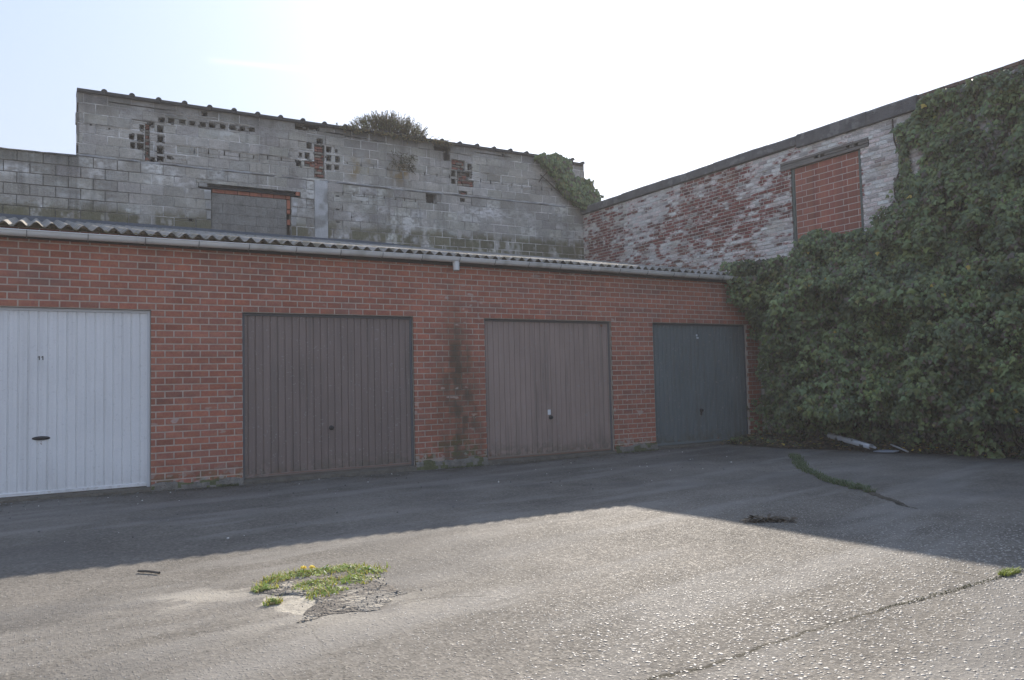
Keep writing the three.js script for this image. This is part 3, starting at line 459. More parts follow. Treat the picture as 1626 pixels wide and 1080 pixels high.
  // concrete pilaster
  { const G = new Geo(); piece(G, PB, PIL[0] + 0.003, PIL[1] - 0.003, 3.62, PIL[3], -0.1, 0.004, 0.006, 1.0, 0.004, RE); part('pilaster', G.build(), mPale, blockWall, 'pale concrete post set into the wall'); }
  // bricked-up window: blocks, a row of red brick, steel lintel
  const win = new THREE.Group(); win.name = 'blocked_window'; win.userData.label = 'window opening closed with smooth grey blocks under a dark lintel'; blockWall.add(win);
  for (let r = 0; r < 6; r++) { const v1 = 4.63 - r * 0.187; let u = WIN[0] + 0.01 - (r % 2 ? 0.2 : 0); while (u < 4.1) { const a = Math.max(u, WIN[0] + 0.01), b = Math.min(u + 0.4, 4.1); u += 0.4; if (b - a < 0.03) continue; const G = new Geo(), k = 0.86 + 0.1 * RE(); piece(G, PB, a + 0.002, b - 0.002, v1 - 0.187 + 0.002, v1 - 0.002, -0.15, -0.05, 0.002, [k, k * 0.99, k * 0.97]); part('block', G.build(), mCement, win); } }
  const redTone = () => { const t = 0.75 + 0.4 * RE(); return [t, t * 0.95, t * 0.9]; };
  for (let u = WIN[0] + 0.03; u < 4.15; u += 0.222) { const G = new Geo(); piece(G, PB, u, Math.min(u + 0.212, 4.17), 4.637, 4.705, -0.15, -0.045, 0.003, redTone(), 0.002, RE); part('brick', G.build(), mInfill, win); }
  [[4.45, 4.62], [4.36, 4.43], [4.14, 4.24]].forEach(([a, b]) => { const G = new Geo(); piece(G, PB, 4.108, 4.172, a, b, -0.15, -0.046, 0.004, redTone(), 0.004, RE); part('brick', G.build(), mInfill, win); });
  { const G = new Geo(); piece(G, PB, 2.66, 4.3, 4.71, 4.783, -0.16, -0.075, 0.003, 1); piece(G, PB, 2.54, 4.33, 4.703, 4.713, -0.12, 0.006, 0.001, 1); part('steel_lintel', G.build(), std({ color: lin(0.035, 0.032, 0.03), roughness: 0.7 }), win); }
  { const G = new Geo(); piece(G, PB, 2.505, 2.655, 4.718, 4.787, -0.15, 0.0, 0.006, 1.3, 0.008, RE); part('block', G.build(), mCement, win); const B = new Geo(); piece(B, PB, 4.275, 4.345, 4.715, 4.787, -0.15, -0.004, 0.005, redTone(), 0.006, RE); part('brick', B.build(), mInfill, win); }
  [[4.19, 4.3, 4.50, 4.665], [4.19, 4.285, 4.31, 4.48], [4.19, 4.27, 4.12, 4.29], [2.6, 2.712, 4.49, 4.66], [2.62, 2.712, 4.31, 4.475], [2.64, 2.712, 4.13, 4.29]].forEach((q) => { const G = new Geo(); piece(G, PB, q[0], q[1], q[2], q[3], -0.02, 0.012, 0.006, 1.25, 0.012, RE); part('lime_patch', G.build(), mPale, win); });
  // red brick cores showing in the broken places
  const cores = [[1.625, 1.7, 5.1, 5.78, -0.045], [4.645, 4.835, 5.16, 5.8, -0.04], [4.45, 4.64, 5.345, 5.46, -0.03], [7.66, 7.965, 5.68, 5.89, -0.05], [7.79, 8.02, 5.46, 5.64, -0.045], [7.8, 8.17, 5.335, 5.47, -0.03], [7.82, 8.0, 5.145, 5.21, -0.03]];
  for (const [a, b, lo, hi, w] of cores) { const off = 0.009 * ((a + b) / 2 - 1.2); for (let v = lo; v < hi - 0.02; v += 0.056) { let u = a - RE() * 0.08; while (u < b - 0.015) { const q = u + 0.1 + 0.08 * RE(), aa = Math.max(u, a), bb = Math.min(q, b); u = q; if (bb - aa < 0.02) continue; const G = new Geo(), pale = RE() < 0.42, t = 0.4 + 0.45 * RE(); piece(G, PB, aa + 0.004, bb - 0.004, v - off + 0.004, v - off + 0.05, w - 0.09, w + (RE() - 0.5) * 0.035, 0.007, pale ? [t * 1.0, t * 2.3, t * 2.9] : [t, t * 1.15, t * 1.25], 0.012, RE); part('exposed_brick', G.build(), mInfill, blockWall); } } }
  { const G = new Geo(); piece(G, PB, 1.7, 1.795, 5.165, 5.71, -0.12, -0.015, 0.008, 1.1, 0.008, RE); part('concrete_post', G.build(), mPale, blockWall); }
  // cap tiles, each with a raised collar
  const mCap = std({ color: lin(0.075, 0.07, 0.066), bumpMap: coarse, bumpScale: 0.012, roughness: 0.95 });
  for (let k = 0; k < 25; k++) {
    const xa = 0.57 + k * 0.4285, xb = Math.min(xa + 0.4285, RW + 0.05); if (xa > 10.9) break;
    const G = new Geo(), PQ = (u, v, w) => { const q = PB(u, v, w); q[1] += 0.004 * Math.sin(k * 2.7) ; return q; }, drop = k === 24 ? 0.06 : 0;
    piece(G, PQ, xa, xb - 0.002, 6.135 - drop, 6.195 - drop, -0.3, 0.045 + 0.012 * RE(), 0.014, 1, 0.006, RE);
    if (k > 0 || true) { const cx = xb - 0.02; for (let a = 0; a < 6; a++) { const t1 = Math.PI * a / 6, t2 = Math.PI * (a + 1) / 6, r = 0.05, q = (t, w) => PQ(cx + Math.cos(t) * r, 6.185 - drop + Math.sin(t) * r, w); G.quad(q(t1, -0.3), q(t1, 0.055), q(t2, 0.055), q(t2, -0.3), [0, 0], [0, 0.3], [0.05, 0.3], [0.05, 0], 1); G.tri(PQ(cx, 6.185 - drop, 0.055), q(t2, 0.055), q(t1, 0.055), [0, 0], [0, 0.05], [0.05, 0], 1); } }
    part('cap_tile', G.build(), mCap, blockWall);
  }
  { const G = new Geo(); let x = -4; while (x < 0.57) { const x2 = Math.min(0.585, x + 0.12), h = (q) => 5.052 + 0.03 * (fbm(q * 5, 4, 3) - 0.5), f = (q) => 0.01 + 0.02 * vn(q * 7, 2); const A = PB(x, 5.025, f(x)), B = PB(x2, 5.025, f(x2)), C = PB(x2, h(x2), -0.01), D = PB(x, h(x), -0.01), E = PB(x2, h(x2), -0.3), F = PB(x, h(x), -0.3); G.quad(A, B, C, D, [x, 0], [x2, 0], [x2, 0.04], [x, 0.04], 0.35); G.quad(D, C, E, F, [x, 0], [x2, 0], [x2, 0.3], [x, 0.3], 0.35); x = x2; } part('mossy_top', G.build(), mCement, blockWall); }
}

// ---------------------------------------------------------------- old brick wall on the right
const oldWall = thing('old_brick_wall', 'old red brick wall with flaking whitewash and a grey coping, right of the garages', 'wall');
const PO = (u, v, w) => [RW - w, v, u];
const INF = [0.86, 2.09, 2.7, 4.605], BEAM = [0.6, 2.3, 4.61, 4.755];
{
  const rows = [], RE = rng(21);
  for (let r = 0; r < 36; r++) { const v1 = 4.97 - 0.066 * r; rows.push({ v0: v1 - 0.066, v1, u0: -5.19, u1: 4.6, shift: (r % 2) * 0.095 + 0.02 * (r % 3) }); }
  bondWall({
    P: PO, rows, pitch: 0.19, joint: 0.0155, depth: 0.13, proud: 0.007, ch: 0.004, uneven: 0.012, jit: 0.006, holes: [[INF[0] - 0.055, INF[1] + 0.06, INF[2], INF[3] + 0.02], BEAM], parent: oldWall, mat: mOld, mortarMat: mOldMortar, name: 'brick', seed: 15,
    tone: (R) => { const t = R() < 0.2 ? 0.45 + 0.2 * R() : 0.8 + 0.3 * R(), w = 0.92 + 0.16 * R(); return [Math.min(1.1, t + 0.06), t * w, t * w]; },
    hidden: (z, y) => (z > 3.2 || y < 3.0 || (z > 1 && y < 3.35)),
  });
  part('wall_core', mergeGeometries([boxGeo(RW + 0.131, RW + 0.36, -0.3, 5.0, -5.5, 9, 0)]), mCement.clone(), oldWall); oldWall.children[oldWall.children.length - 1].material.vertexColors = false;
  part('lower_face', boxGeo(RW + 0.02, RW + 0.13, -0.3, 2.59, -5.19, 9, 0), mOldMortar, oldWall);
  part('far_face', boxGeo(RW + 0.005, RW + 0.13, 2.6, 4.97, 4.602, 9, 0), mOldMortar, oldWall);
  const inf = new THREE.Group(); inf.name = 'blocked_doorway'; inf.userData.label = 'tall opening closed with newer red bricks under an old timber beam'; oldWall.add(inf);
  { const M = new Geo(); piece(M, PO, INF[0] + 0.002, INF[1], INF[2], INF[3], -0.13, -0.0425, 0, 1); part('mortar_bed', M.build(), std({ color: lin(0.56, 0.46, 0.4), bumpMap: grain, bumpScale: 0.004 }), inf); }
  for (let r = 0; r < 17; r++) { const v1 = INF[3] - 0.004 - r * 0.103; let u = INF[0] + 0.006 - (r % 2 ? 0.13 : 0.04); while (u < INF[1]) { const a = Math.max(u, INF[0] + 0.008), b = Math.min(u + 0.252, INF[1] - 0.006); u += 0.262; if (b - a < 0.03) continue; const G = new Geo(), t = 0.75 + 0.35 * RE(); piece(G, PO, a, b, v1 - 0.091, v1, -0.12, -0.04, 0.002, [t, t * 0.97, t], 0.002, RE); part('brick', G.build(), mInfill, inf); } }
  const mJamb = std({ color: lin(0.13, 0.145, 0.125), roughness: 0.8, bumpMap: coarse, bumpScale: 0.01 });
  for (const [a, b] of [[INF[0] - 0.052, INF[0] - 0.002], [INF[1] + 0.002, INF[1] + 0.057]]) { const G = new Geo(); piece(G, PO, a, b, INF[2], INF[3] + 0.005, -0.13, -0.022, 0.004, 1, 0.004, RE); part('jamb', G.build(), mJamb, inf); }
  const wood = colourMap(512, 128, 0, 2, 4.5, 5, (x, y, c) => { const k = 0.55 + 0.9 * fbm(x * 3, y * 60, 4); c[0] = 0.2 * k; c[1] = 0.175 * k; c[2] = 0.15 * k; }, THREE.MirroredRepeatWrapping);
  { const G = new Geo(); for (const q of cut([BEAM[0] + 0.004, BEAM[1] - 0.004, BEAM[2] + 0.003, BEAM[3] - 0.003], [[1.3, 1.38, 4.66, 4.7], [1.42, 1.5, 4.665, 4.705], [1.9, 1.97, 4.68, 4.715], [2.05, 2.12, 4.67, 4.72]])) piece(G, PO, q[0], q[1], q[2], q[3], -0.12, 0.012, 0.003, 1, 0.002, RE); part('timber_beam', G.build(), std({ map: wood, bumpMap: coarse, bumpScale: 0.01 }), inf, 'grey weathered timber beam over the opening'); }
  const tileCope = colourMap(512, 256, 0, 3, 0, 1.5, (x, y, c) => { const k = 0.65 + 0.6 * fbm(x * 7, y * 12, 4), l = sstep(0.58, 0.75, fbm(x * 9 + 3, y * 9, 3)) * 0.5; c[0] = lerp(0.135 * k, 0.26, l); c[1] = lerp(0.125 * k, 0.25, l); c[2] = lerp(0.118 * k, 0.23, l); }, THREE.MirroredRepeatWrapping);
  const mCope = std({ map: tileCope, bumpMap: coarse, bumpScale: 0.012, roughness: 0.95 });
  const edges = [-5.19, -3.7, -2.35, -0.95, 0.35, 0.98, 2.3, 3.12];
  for (let i = 0; i + 1 < edges.length; i++) {
    const a = edges[i] + 0.004, b = edges[i + 1] - 0.004, n = Math.max(2, Math.round((b - a) / 0.16)), G = new Geo(), thick = i < 5 ? 0.15 : 0.21, base = 4.975 - (i < 5 ? 0 : 0.05), top = (z) => 5.155 + 0.022 * (fbm(z * 2.3, i * 3 + 1, 3) - 0.5) + (i % 2) * 0.008;
    const sec = (z) => { const w = 0.05 + 0.012 * (fbm(z * 3, 6, 2) - 0.5), t = top(z); return [[RW + 0.0, base, z], [RW - w, base + 0.012, z], [RW - w * 0.95, t - 0.03, z], [RW - w * 0.4, t, z], [RW + 0.4, t + 0.02, z], [RW + 0.42, base, z]]; };
    for (let k = 0; k < n; k++) { const s1 = sec(lerp(a, b, k / n)), s2 = sec(lerp(a, b, (k + 1) / n)); let l = 0; for (let q = 0; q < 5; q++) { const l2 = l + Math.hypot(s1[q + 1][0] - s1[q][0], s1[q + 1][1] - s1[q][1]); G.quad(s1[q], s2[q], s2[q + 1], s1[q + 1], [s1[q][2], l], [s2[q][2], l], [s2[q][2], l2], [s1[q][2], l2], 1); l = l2; } }
    for (const [z, f] of [[a, 1], [b, 0]]) { const s = sec(z); for (let q = 1; q < 5; q++) f ? G.tri(s[0], s[q], s[q + 1], [0, 0], [0, 0.1], [0.1, 0.1]) : G.tri(s[0], s[q + 1], s[q], [0, 0], [0, 0.1], [0.1, 0.1]); }
    part('coping_slab', G.build(), mCope, oldWall);
  }
  part('top_bed', boxGeo(RW + 0.02, RW + 0.35, 4.972, 5.15, 3.125, 9, 0), mOldMortar, oldWall);
  // where the slabs are gone, courses of dark brick top the wall
  for (let r = 0; r < 3; r++) for (let z = 3.13 + (r % 2) * 0.09; z < 8.8; z += 0.2) { const G = new Geo(), t = 0.3 + 0.25 * RE(); piece(G, PO, z, z + 0.19, 4.975 + r * 0.062, 4.975 + r * 0.062 + 0.055, -0.36, 0.015 * RE(), 0.006, [t * 0.9, t * 1.5, t * 1.7], 0.008, RE); part('top_brick', G.build(), mInfill, oldWall); }
}

// ---------------------------------------------------------------- leaves
function leafGeo(kind) {   // small folded leaf lying along +y, face +z
  const s = kind === 'ivy' ? [[0, 0], [0.34, 0.02], [0.5, 0.34], [0.27, 0.42], [0, 1], [-0.27, 0.42], [-0.5, 0.34], [-0.34, 0.02]] : [[0, 0], [0.2, 0.25], [0.22, 0.55], [0, 1], [-0.22, 0.55], [-0.2, 0.25]];
  const G = new Geo(), z = (x, y) => -0.28 * Math.abs(x) - 0.16 * y * y, q = s.map(([x, y]) => [x, y, z(x, y)]), c = [0, 0.35, z(0, 0.35)];
  for (let i = 0; i < q.length; i++) { const a = q[i], b = q[(i + 1) % q.length]; G.tri(c, a, b, [0, 0], [0, 0], [0, 0], 1); }
  const g = G.build(); g.deleteAttribute('uv'); g.deleteAttribute('color'); return g;
}
const ivyLeaf = leafGeo('ivy'), ovalLeaf = leafGeo('oval');
const mIvy = new THREE.MeshStandardMaterial({ color: 0xffffff, roughness: 0.5, side: THREE.DoubleSide });
const D = new THREE.Object3D(), Xq = new THREE.Vector3(), col = new THREE.Color();
function scatter(name, geo, mat, list, parent) {   // list of {p, n (outward), s, c, roll}
  const m = new THREE.InstancedMesh(geo, mat, list.length); m.name = name; m.castShadow = m.receiveShadow = true; stuff(m);
  list.forEach((l, i) => { D.position.set(...l.p); D.up.set(0, 1, 0); Xq.set(l.p[0] + l.n[0], l.p[1] + l.n[1], l.p[2] + l.n[2]); D.lookAt(Xq); D.rotateZ(l.roll); D.scale.set(l.s * (l.w || 1), l.s, l.s); D.updateMatrix(); m.setMatrixAt(i, D.matrix); m.setColorAt(i, col.setRGB(...l.c)); });
  parent.add(m); return m;
}
function inPoly(x, y, P) { let c = false; for (let i = 0, j = P.length - 1; i < P.length; j = i++) if ((P[i][1] > y) !== (P[j][1] > y) && x < (P[j][0] - P[i][0]) * (y - P[i][1]) / (P[j][1] - P[i][1]) + P[i][0]) c = !c; return c; }
const ivyTone = (R, d = 1) => { const q = R(); if (q < 0.003) return [0.34, 0.24, 0.03]; if (q < 0.04) return [0.14 * d, 0.13 * d, 0.035 * d]; if (q < 0.14) return [0.085 * d, 0.06 * d, 0.04 * d]; const t = (0.5 + 1.1 * R()) * d, y = R(); return [0.066 * t + 0.035 * y * t, 0.1 * t + 0.02 * y * t, 0.034 * t]; };
const ivy = thing('ivy', 'mass of dark green ivy covering the right wall and the garage corner', 'ivy');
{
  const R = rng(1001), list = [];
  const POLY = [[-0.3, -0.2], [-0.35, 2.4], [-0.6, 2.95], [-0.3, 3.06], [0.3, 3.05], [1.06, 3.1], [1.3, 3.36], [1.5, 3.4], [1.8, 3.26], [2.13, 3.3], [2.65, 3.42], [2.88, 3.82], [3.1, 3.66], [3.27, 4.33], [3.02, 4.48], [2.83, 4.64], [3.1, 4.85], [3.4, 5.08], [3.7, 5.17], [4.1, 5.1], [4.6, 5.02], [7.5, 5.05], [7.5, -0.2]];
  const T = (z, y) => {   // how far the mass stands out from the wall
    let t = 0.12 + 0.24 * sstep(4.7, 3.2, y) + 0.42 * sstep(3.2, 2.2, y) * sstep(0.2, 1.4, z) + 0.16 * sstep(1.4, 0.4, y);
    t += 0.42 * gauss(z - 0.1, 0.5) * sstep(1.7, 2.35, y) * sstep(3.3, 2.9, y) + 0.1 * gauss(y - 0.2, 0.4) * gauss(z - 0.6, 0.8);
    t *= 0.15 + 1.75 * fbm(z * 1.7 + 4, y * 1.9 + 9, 3);
    t *= 0.35 + 0.65 * sstep(-0.05, 0.55, y);
    return t + 0.36 * sstep(0, 0.6, y) * (fbm(z * 4.2, y * 4.2 + 20, 2) - 0.5);
  };
  const N = 88000; let tries = 0;
  while (list.length < N && tries++ < N * 6) {
    const z = -0.7 + R() * 7.4, y = -0.1 + R() * 5.6, e = 0.09 * (fbm(z * 6, y * 6, 2) - 0.5) * 2;
    if (!inPoly(z + e, y + e, POLY)) continue;
    if (z > 4.9 && R() < 0.6) continue;
    const bare = fbm(z * 1.2 + 60, y * 1.4 + 2, 3); if (y > 3.3 && bare > 0.66 && R() < 0.9) continue;
    const t = Math.max(0.05, T(z, y)), depth = Math.pow(R(), 0.55), x = RW - 0.02 - t * depth + (R() - 0.5) * 0.06;
    if (z < 0.12 && y < 2.86) continue;
    if (y < 0.42 && R() < 0.86) continue;
    const gap = fbm(z * 5.5 + 12, y * 6 + 40, 3); if (depth > 0.45 && gap < 0.43 && R() < 0.93) continue;
    if (z < 0.1 && y < 3.9 && x > 10.2 && y < 2.87 - 0.1985 * (z - 0.16) + 0.03) continue;
    if (z < 0.35 && y > 0.75 && y < 1.75 && x < 10.99) continue;
    if (y > 5.06) continue;
    const nx = -0.8 - 0.4 * R(), ny = 0.25 + 1.1 * (R() - 0.35), nz = 0.3 + 1.6 * (R() - 0.5);
    list.push({ p: [x, Math.max(y, gy(x, z) + 0.02), z + (R() - 0.5) * 0.05], n: [nx, ny, nz], s: 0.028 + 0.085 * R() * R() + 0.03 * fbm(z * 2.1 + 70, y * 2.1, 2), w: 0.95, c: ivyTone(R, (0.35 + 1.15 * fbm(z * 2.2 + 33, y * 2.4, 3)) * 1.15), roll: Math.PI + (R() - 0.5) * 2.4 });
  }
  scatter('ivy_leaves', ivyLeaf, mIvy, list, ivy);
  const mStem = std({ color: lin(0.075, 0.055, 0.04) }), stems = [];
  for (let k = 0; k < 80; k++) { const z0 = 0.4 + R() * 4.6, pts = []; let z = z0, y = 0, tops = z0 > 3.1 ? 5.0 : 3.1; while (y < tops) { pts.push(new THREE.Vector3(RW - 0.03 - 0.3 * T(z, y) * R(), y, z)); y += 0.35; z += (R() - 0.5) * 0.3; } stems.push(new THREE.TubeGeometry(new THREE.CatmullRomCurve3(pts), pts.length * 2, 0.008 + 0.014 * R(), 5)); }
  for (const pts of [[[2.88, 4.62], [2.86, 4.3], [2.9, 4.0], [2.93, 3.75], [2.95, 3.5]], [[3.2, 4.5], [3.05, 4.55], [2.85, 4.64]]]) stems.push(new THREE.TubeGeometry(new THREE.CatmullRomCurve3(pts.map(([z, y]) => new THREE.Vector3(RW - 0.03, y, z))), 16, 0.011, 5));
  part('stems', mergeGeometries(stems), mStem, ivy);
  const runner = []; for (let k = 0; k < 420; k++) { const t = R(), a = [[2.88, 4.62], [2.9, 4.0], [2.95, 3.5]], i = t < 0.5 ? 0 : 1, f = (t * 2) % 1, z = lerp(a[i][0], a[i + 1][0], f), y = lerp(a[i][1], a[i + 1][1], f), thick = 0.04 + (i ? 0.12 : 0.02); runner.push({ p: [RW - 0.04 - 0.05 * R(), y + (R() - 0.5) * 0.08, z + (R() - 0.5) * thick * 2], n: [-1, 0.3 * R(), (R() - 0.5)], s: 0.05 + 0.05 * R(), c: ivyTone(R), roll: Math.PI + (R() - 0.5) * 2 }); }
  scatter('runner_leaves', ivyLeaf, mIvy, runner, ivy);
}
// ivy clump on the right end of the block wall
{
  const w = thing('wall_ivy', 'clump of ivy hanging over the right end of the block wall', 'ivy'), R = rng(2002), list = [];
  const poly = [[9.7, 6.2], [10.05, 5.95], [10.3, 5.72], [10.5, 5.42], [11.05, 5.1], [11.35, 5.2], [11.55, 5.42], [11.35, 5.6], [11.2, 5.8], [10.75, 5.85], [10.62, 6.25], [10.3, 6.33]];
  let n = 0; while (n < 3400) { const x = 9.6 + R() * 2.1, y = 5 + R() * 1.4; if (!inPoly(x + 0.06 * (R() - 0.5), y + 0.06 * (R() - 0.5), poly)) continue; n++; list.push({ p: [x, y, GW + 0.04 + 0.24 * R() * (0.4 + fbm(x * 4, y * 4, 2))], n: [0.6 * (R() - 0.5) - 0.1, 0.3 * R(), 1], s: 0.055 + 0.05 * R(), c: ivyTone(R, 1.15), roll: Math.PI + (R() - 0.5) * 2 }); }
  scatter('ivy_leaves', ivyLeaf, mIvy, list, w);
  const mS = std({ color: lin(0.08, 0.065, 0.05) }), st = []; for (const p of [[[10.3, 6.2], [10.1, 5.9], [9.95, 5.75], [9.85, 5.62]], [[11.1, 5.3], [10.6, 5.35], [10.2, 5.6], [9.9, 5.8]], [[11.0, 5.2], [10.4, 5.45], [10.05, 5.72]]]) st.push(new THREE.TubeGeometry(new THREE.CatmullRomCurve3(p.map(([x, y]) => new THREE.Vector3(x, y, GW + 0.05))), 14, 0.012, 5)); part('stems', mergeGeometries(st), mS, w);
}
// dry shrub rooted on the wall top
function twigBush(name, label, seed, roots, nTw, nLeaf, len, spread, toneFn, leafS) {
  const b = thing(name, label, 'shrub'), R = rng(seed), tw = [], lf = [];
  for (let k = 0; k < nTw; k++) {
    const r = roots(R), dir = spread(R, r), L = len(R, r); let p = new THREE.Vector3(...r.p), d = new THREE.Vector3(...dir).normalize(); const pts = [p.clone()];
    for (let s = 0; s < 4; s++) { d.x += (R() - 0.5) * 0.35; d.y += (R() - 0.5) * 0.3; d.z += (R() - 0.5) * 0.35; d.normalize(); p = p.clone().addScaledVector(d, L / 4); pts.push(p); if (s > 0) for (let q = 0; q < nLeaf; q++) { const f = R(); lf.push({ p: [p.x - d.x * f * L / 4 + (R() - 0.5) * 0.02, p.y - d.y * f * L / 4 + (R() - 0.5) * 0.02, p.z - d.z * f * L / 4], n: [R() - 0.5, R() - 0.3, R() - 0.3], s: leafS * (0.6 + 0.8 * R()), c: toneFn(R), roll: R() * 6.28 }); } }
    tw.push(new THREE.TubeGeometry(new THREE.CatmullRomCurve3(pts), 5, 0.0022 + 0.003 * R(), 3));
  }
  part('twigs', mergeGeometries(tw), std({ color: lin(0.13, 0.1, 0.07) }), b);
  scatter('small_leaves', ovalLeaf, new THREE.MeshStandardMaterial({ roughness: 0.8, side: THREE.DoubleSide }), lf, b);
  return b;
}
const dry = (R) => { const q = R(), t = 0.6 + 0.7 * R(); return q < 0.35 ? [0.3 * t, 0.2 * t, 0.09 * t] : q < 0.75 ? [0.24 * t, 0.22 * t, 0.11 * t] : [0.16 * t, 0.17 * t, 0.08 * t]; };
twigBush('dry_shrub', 'dry twiggy shrub growing on top of the block wall', 303, (R) => ({ p: [6.25 + (R() + R() - 1) * 0.8, 6.22, GW - 0.05 + (R() - 0.5) * 0.2] }), 620, 5, (R, r) => (0.12 + 0.36 * (1 - Math.pow((r.p[0] - 6.25) / 0.85, 2))) * (0.65 + 0.45 * R()), (R, r) => [(r.p[0] - 6.25) * 0.9 + (R() - 0.5) * 1.1, 0.9, (R() - 0.5) * 1.0], (R) => { const t = 0.7 + 0.7 * R(); return R() < 0.3 ? [0.3 * t, 0.22 * t, 0.1 * t] : [0.25 * t, 0.26 * t, 0.12 * t]; }, 0.024);
twigBush('cascading_shrub', 'brownish trailing growth spilling down below the wall cap beside the dry shrub', 304, (R) => ({ p: [5.1 + R() * 2.5, 6.22, GW + 0.05 * R()] }), 260, 3, (R) => 0.08 + 0.14 * R(), (R) => [(R() - 0.5) * 1.5, -0.35 + (R() - 0.5), 0.55 + 0.3 * R()], dry, 0.03);
twigBush('hanging_weed', 'sparse olive weed hanging on the block wall below the dry shrub', 305, (R) => ({ p: [6.5 + (R() - 0.5) * 0.55, 5.72 + (R() - 0.5) * 0.35, GW + 0.01] }), 70, 2, (R) => 0.1 + 0.1 * R(), (R) => [(R() - 0.5) * 1.4, -0.5 + 0.6 * (R() - 0.5), 0.35], (R) => { const t = 0.7 + 0.6 * R(); return [0.1 * t, 0.1 * t, 0.035 * t]; }, 0.028);

// ---------------------------------------------------------------- litter bank under the ivy
{
  const pos = [], idx = [], uv = [], nz = 60, nx = 8;
  for (let j = 0; j <= nz; j++) for (let i = 0; i <= nx; i++) { const z = 0.06 + j / nz * 7.5, f = i / nx, xe = bankX(z) + 0.12 * (fbm(z * 2.3, 3, 3) - 0.5), x = lerp(xe, RW + 0.02, f), y = gy(x, z) - 0.01 + 0.16 * Math.pow(f, 0.6) * (0.6 + 0.8 * fbm(x * 3, z * 3, 3)) + (i ? 0.03 * fbm(x * 12, z * 12, 2) : -0.005); pos.push(x, y, z); uv.push(x, z); }
  for (let j = 0; j < nz; j++) for (let i = 0; i < nx; i++) { const a = j * (nx + 1) + i; idx.push(a, a + nx + 1, a + 1, a + 1, a + nx + 1, a + nx + 2); }
  const g = new THREE.BufferGeometry(); g.setAttribute('position', new THREE.Float32BufferAttribute(pos, 3)); g.setAttribute('uv', new THREE.Float32BufferAttribute(uv, 2)); g.setIndex(idx); g.computeVertexNormals();
  structure('soil_bank', g, std({ map: colourMap(512, 512, 0, 2, 0, 2, (x, y, c) => { const k = 0.5 + fbm(x * 20, y * 20, 4); c[0] = 0.06 * k; c[1] = 0.05 * k; c[2] = 0.035 * k; }, THREE.MirroredRepeatWrapping), bumpMap: coarse, bumpScale: 0.03, side: THREE.DoubleSide }));
  const R = rng(77), brown = [], low = [];
  for (let k = 0; k < 5200; k++) { const z = 0.1 + R() * 5.6, f = Math.pow(R(), 1.3), x = lerp(bankX(z) - 0.06, RW, f), y = gy(x, z) + 0.16 * Math.pow(Math.max(0, f), 0.6) * 0.9 + 0.02 + 0.03 * R(); const q = R(), t = 0.5 + 0.8 * R(); brown.push({ p: [x, y, z], n: [R() - 0.5, 0.9, R() - 0.5], s: 0.035 + 0.045 * R(), c: q < 0.1 ? [0.4 * t, 0.3 * t, 0.05 * t] : q < 0.45 ? [0.16 * t, 0.1 * t, 0.05 * t] : q < 0.7 ? [0.1 * t, 0.075 * t, 0.05 * t] : [0.05 * t, 0.075 * t, 0.03 * t], roll: R() * 6.28 }); }
  for (let k = 0; k < 3400; k++) { const x = -0.6 + R() * 11.4, z = 0.05 + Math.pow(R(), 2.4) * 0.6, t = 0.4 + 0.7 * R(); if (x < 7 && R() < 0.55) continue; if (fbm(x * 4, 9, 3) < 0.35 + 0.25 * R()) continue; brown.push({ p: [x, gy(x, z) + 0.008, z], n: [0.6 * (R() - 0.5), 1, 0.6 * (R() - 0.5)], s: 0.015 + 0.025 * R(), c: [0.14 * t, 0.11 * t, 0.07 * t], roll: R() * 6.28 }); }
  const holder = new THREE.Group(); const m = scatter('fallen_leaves', ovalLeaf, new THREE.MeshStandardMaterial({ roughness: 0.85, side: THREE.DoubleSide }), brown, holder); m.removeFromParent(); m.userData = { kind: 'stuff', label: 'brown and yellow fallen leaves along the foot of the ivy', category: 'leaves' }; scene.add(m);
  for (let k = 0; k < 1300; k++) { const z = 0.1 + R() * 5.4, x = bankX(z) + 0.08 + 0.6 * R(), h = 0.03 + 0.12 * R(); if (z > 1.0 && z < 3.3 && R() < 0.85) continue; low.push({ p: [x, gy(x, z) + h * 0.8, z], n: [R() - 0.7, 0.5 + R() * 0.5, R() - 0.5], s: 0.04 + 0.05 * R(), c: ivyTone(R, 0.95), roll: R() * 6.28 }); }
  scatter('low_leaves', ivyLeaf, mIvy, low, ivy);
}

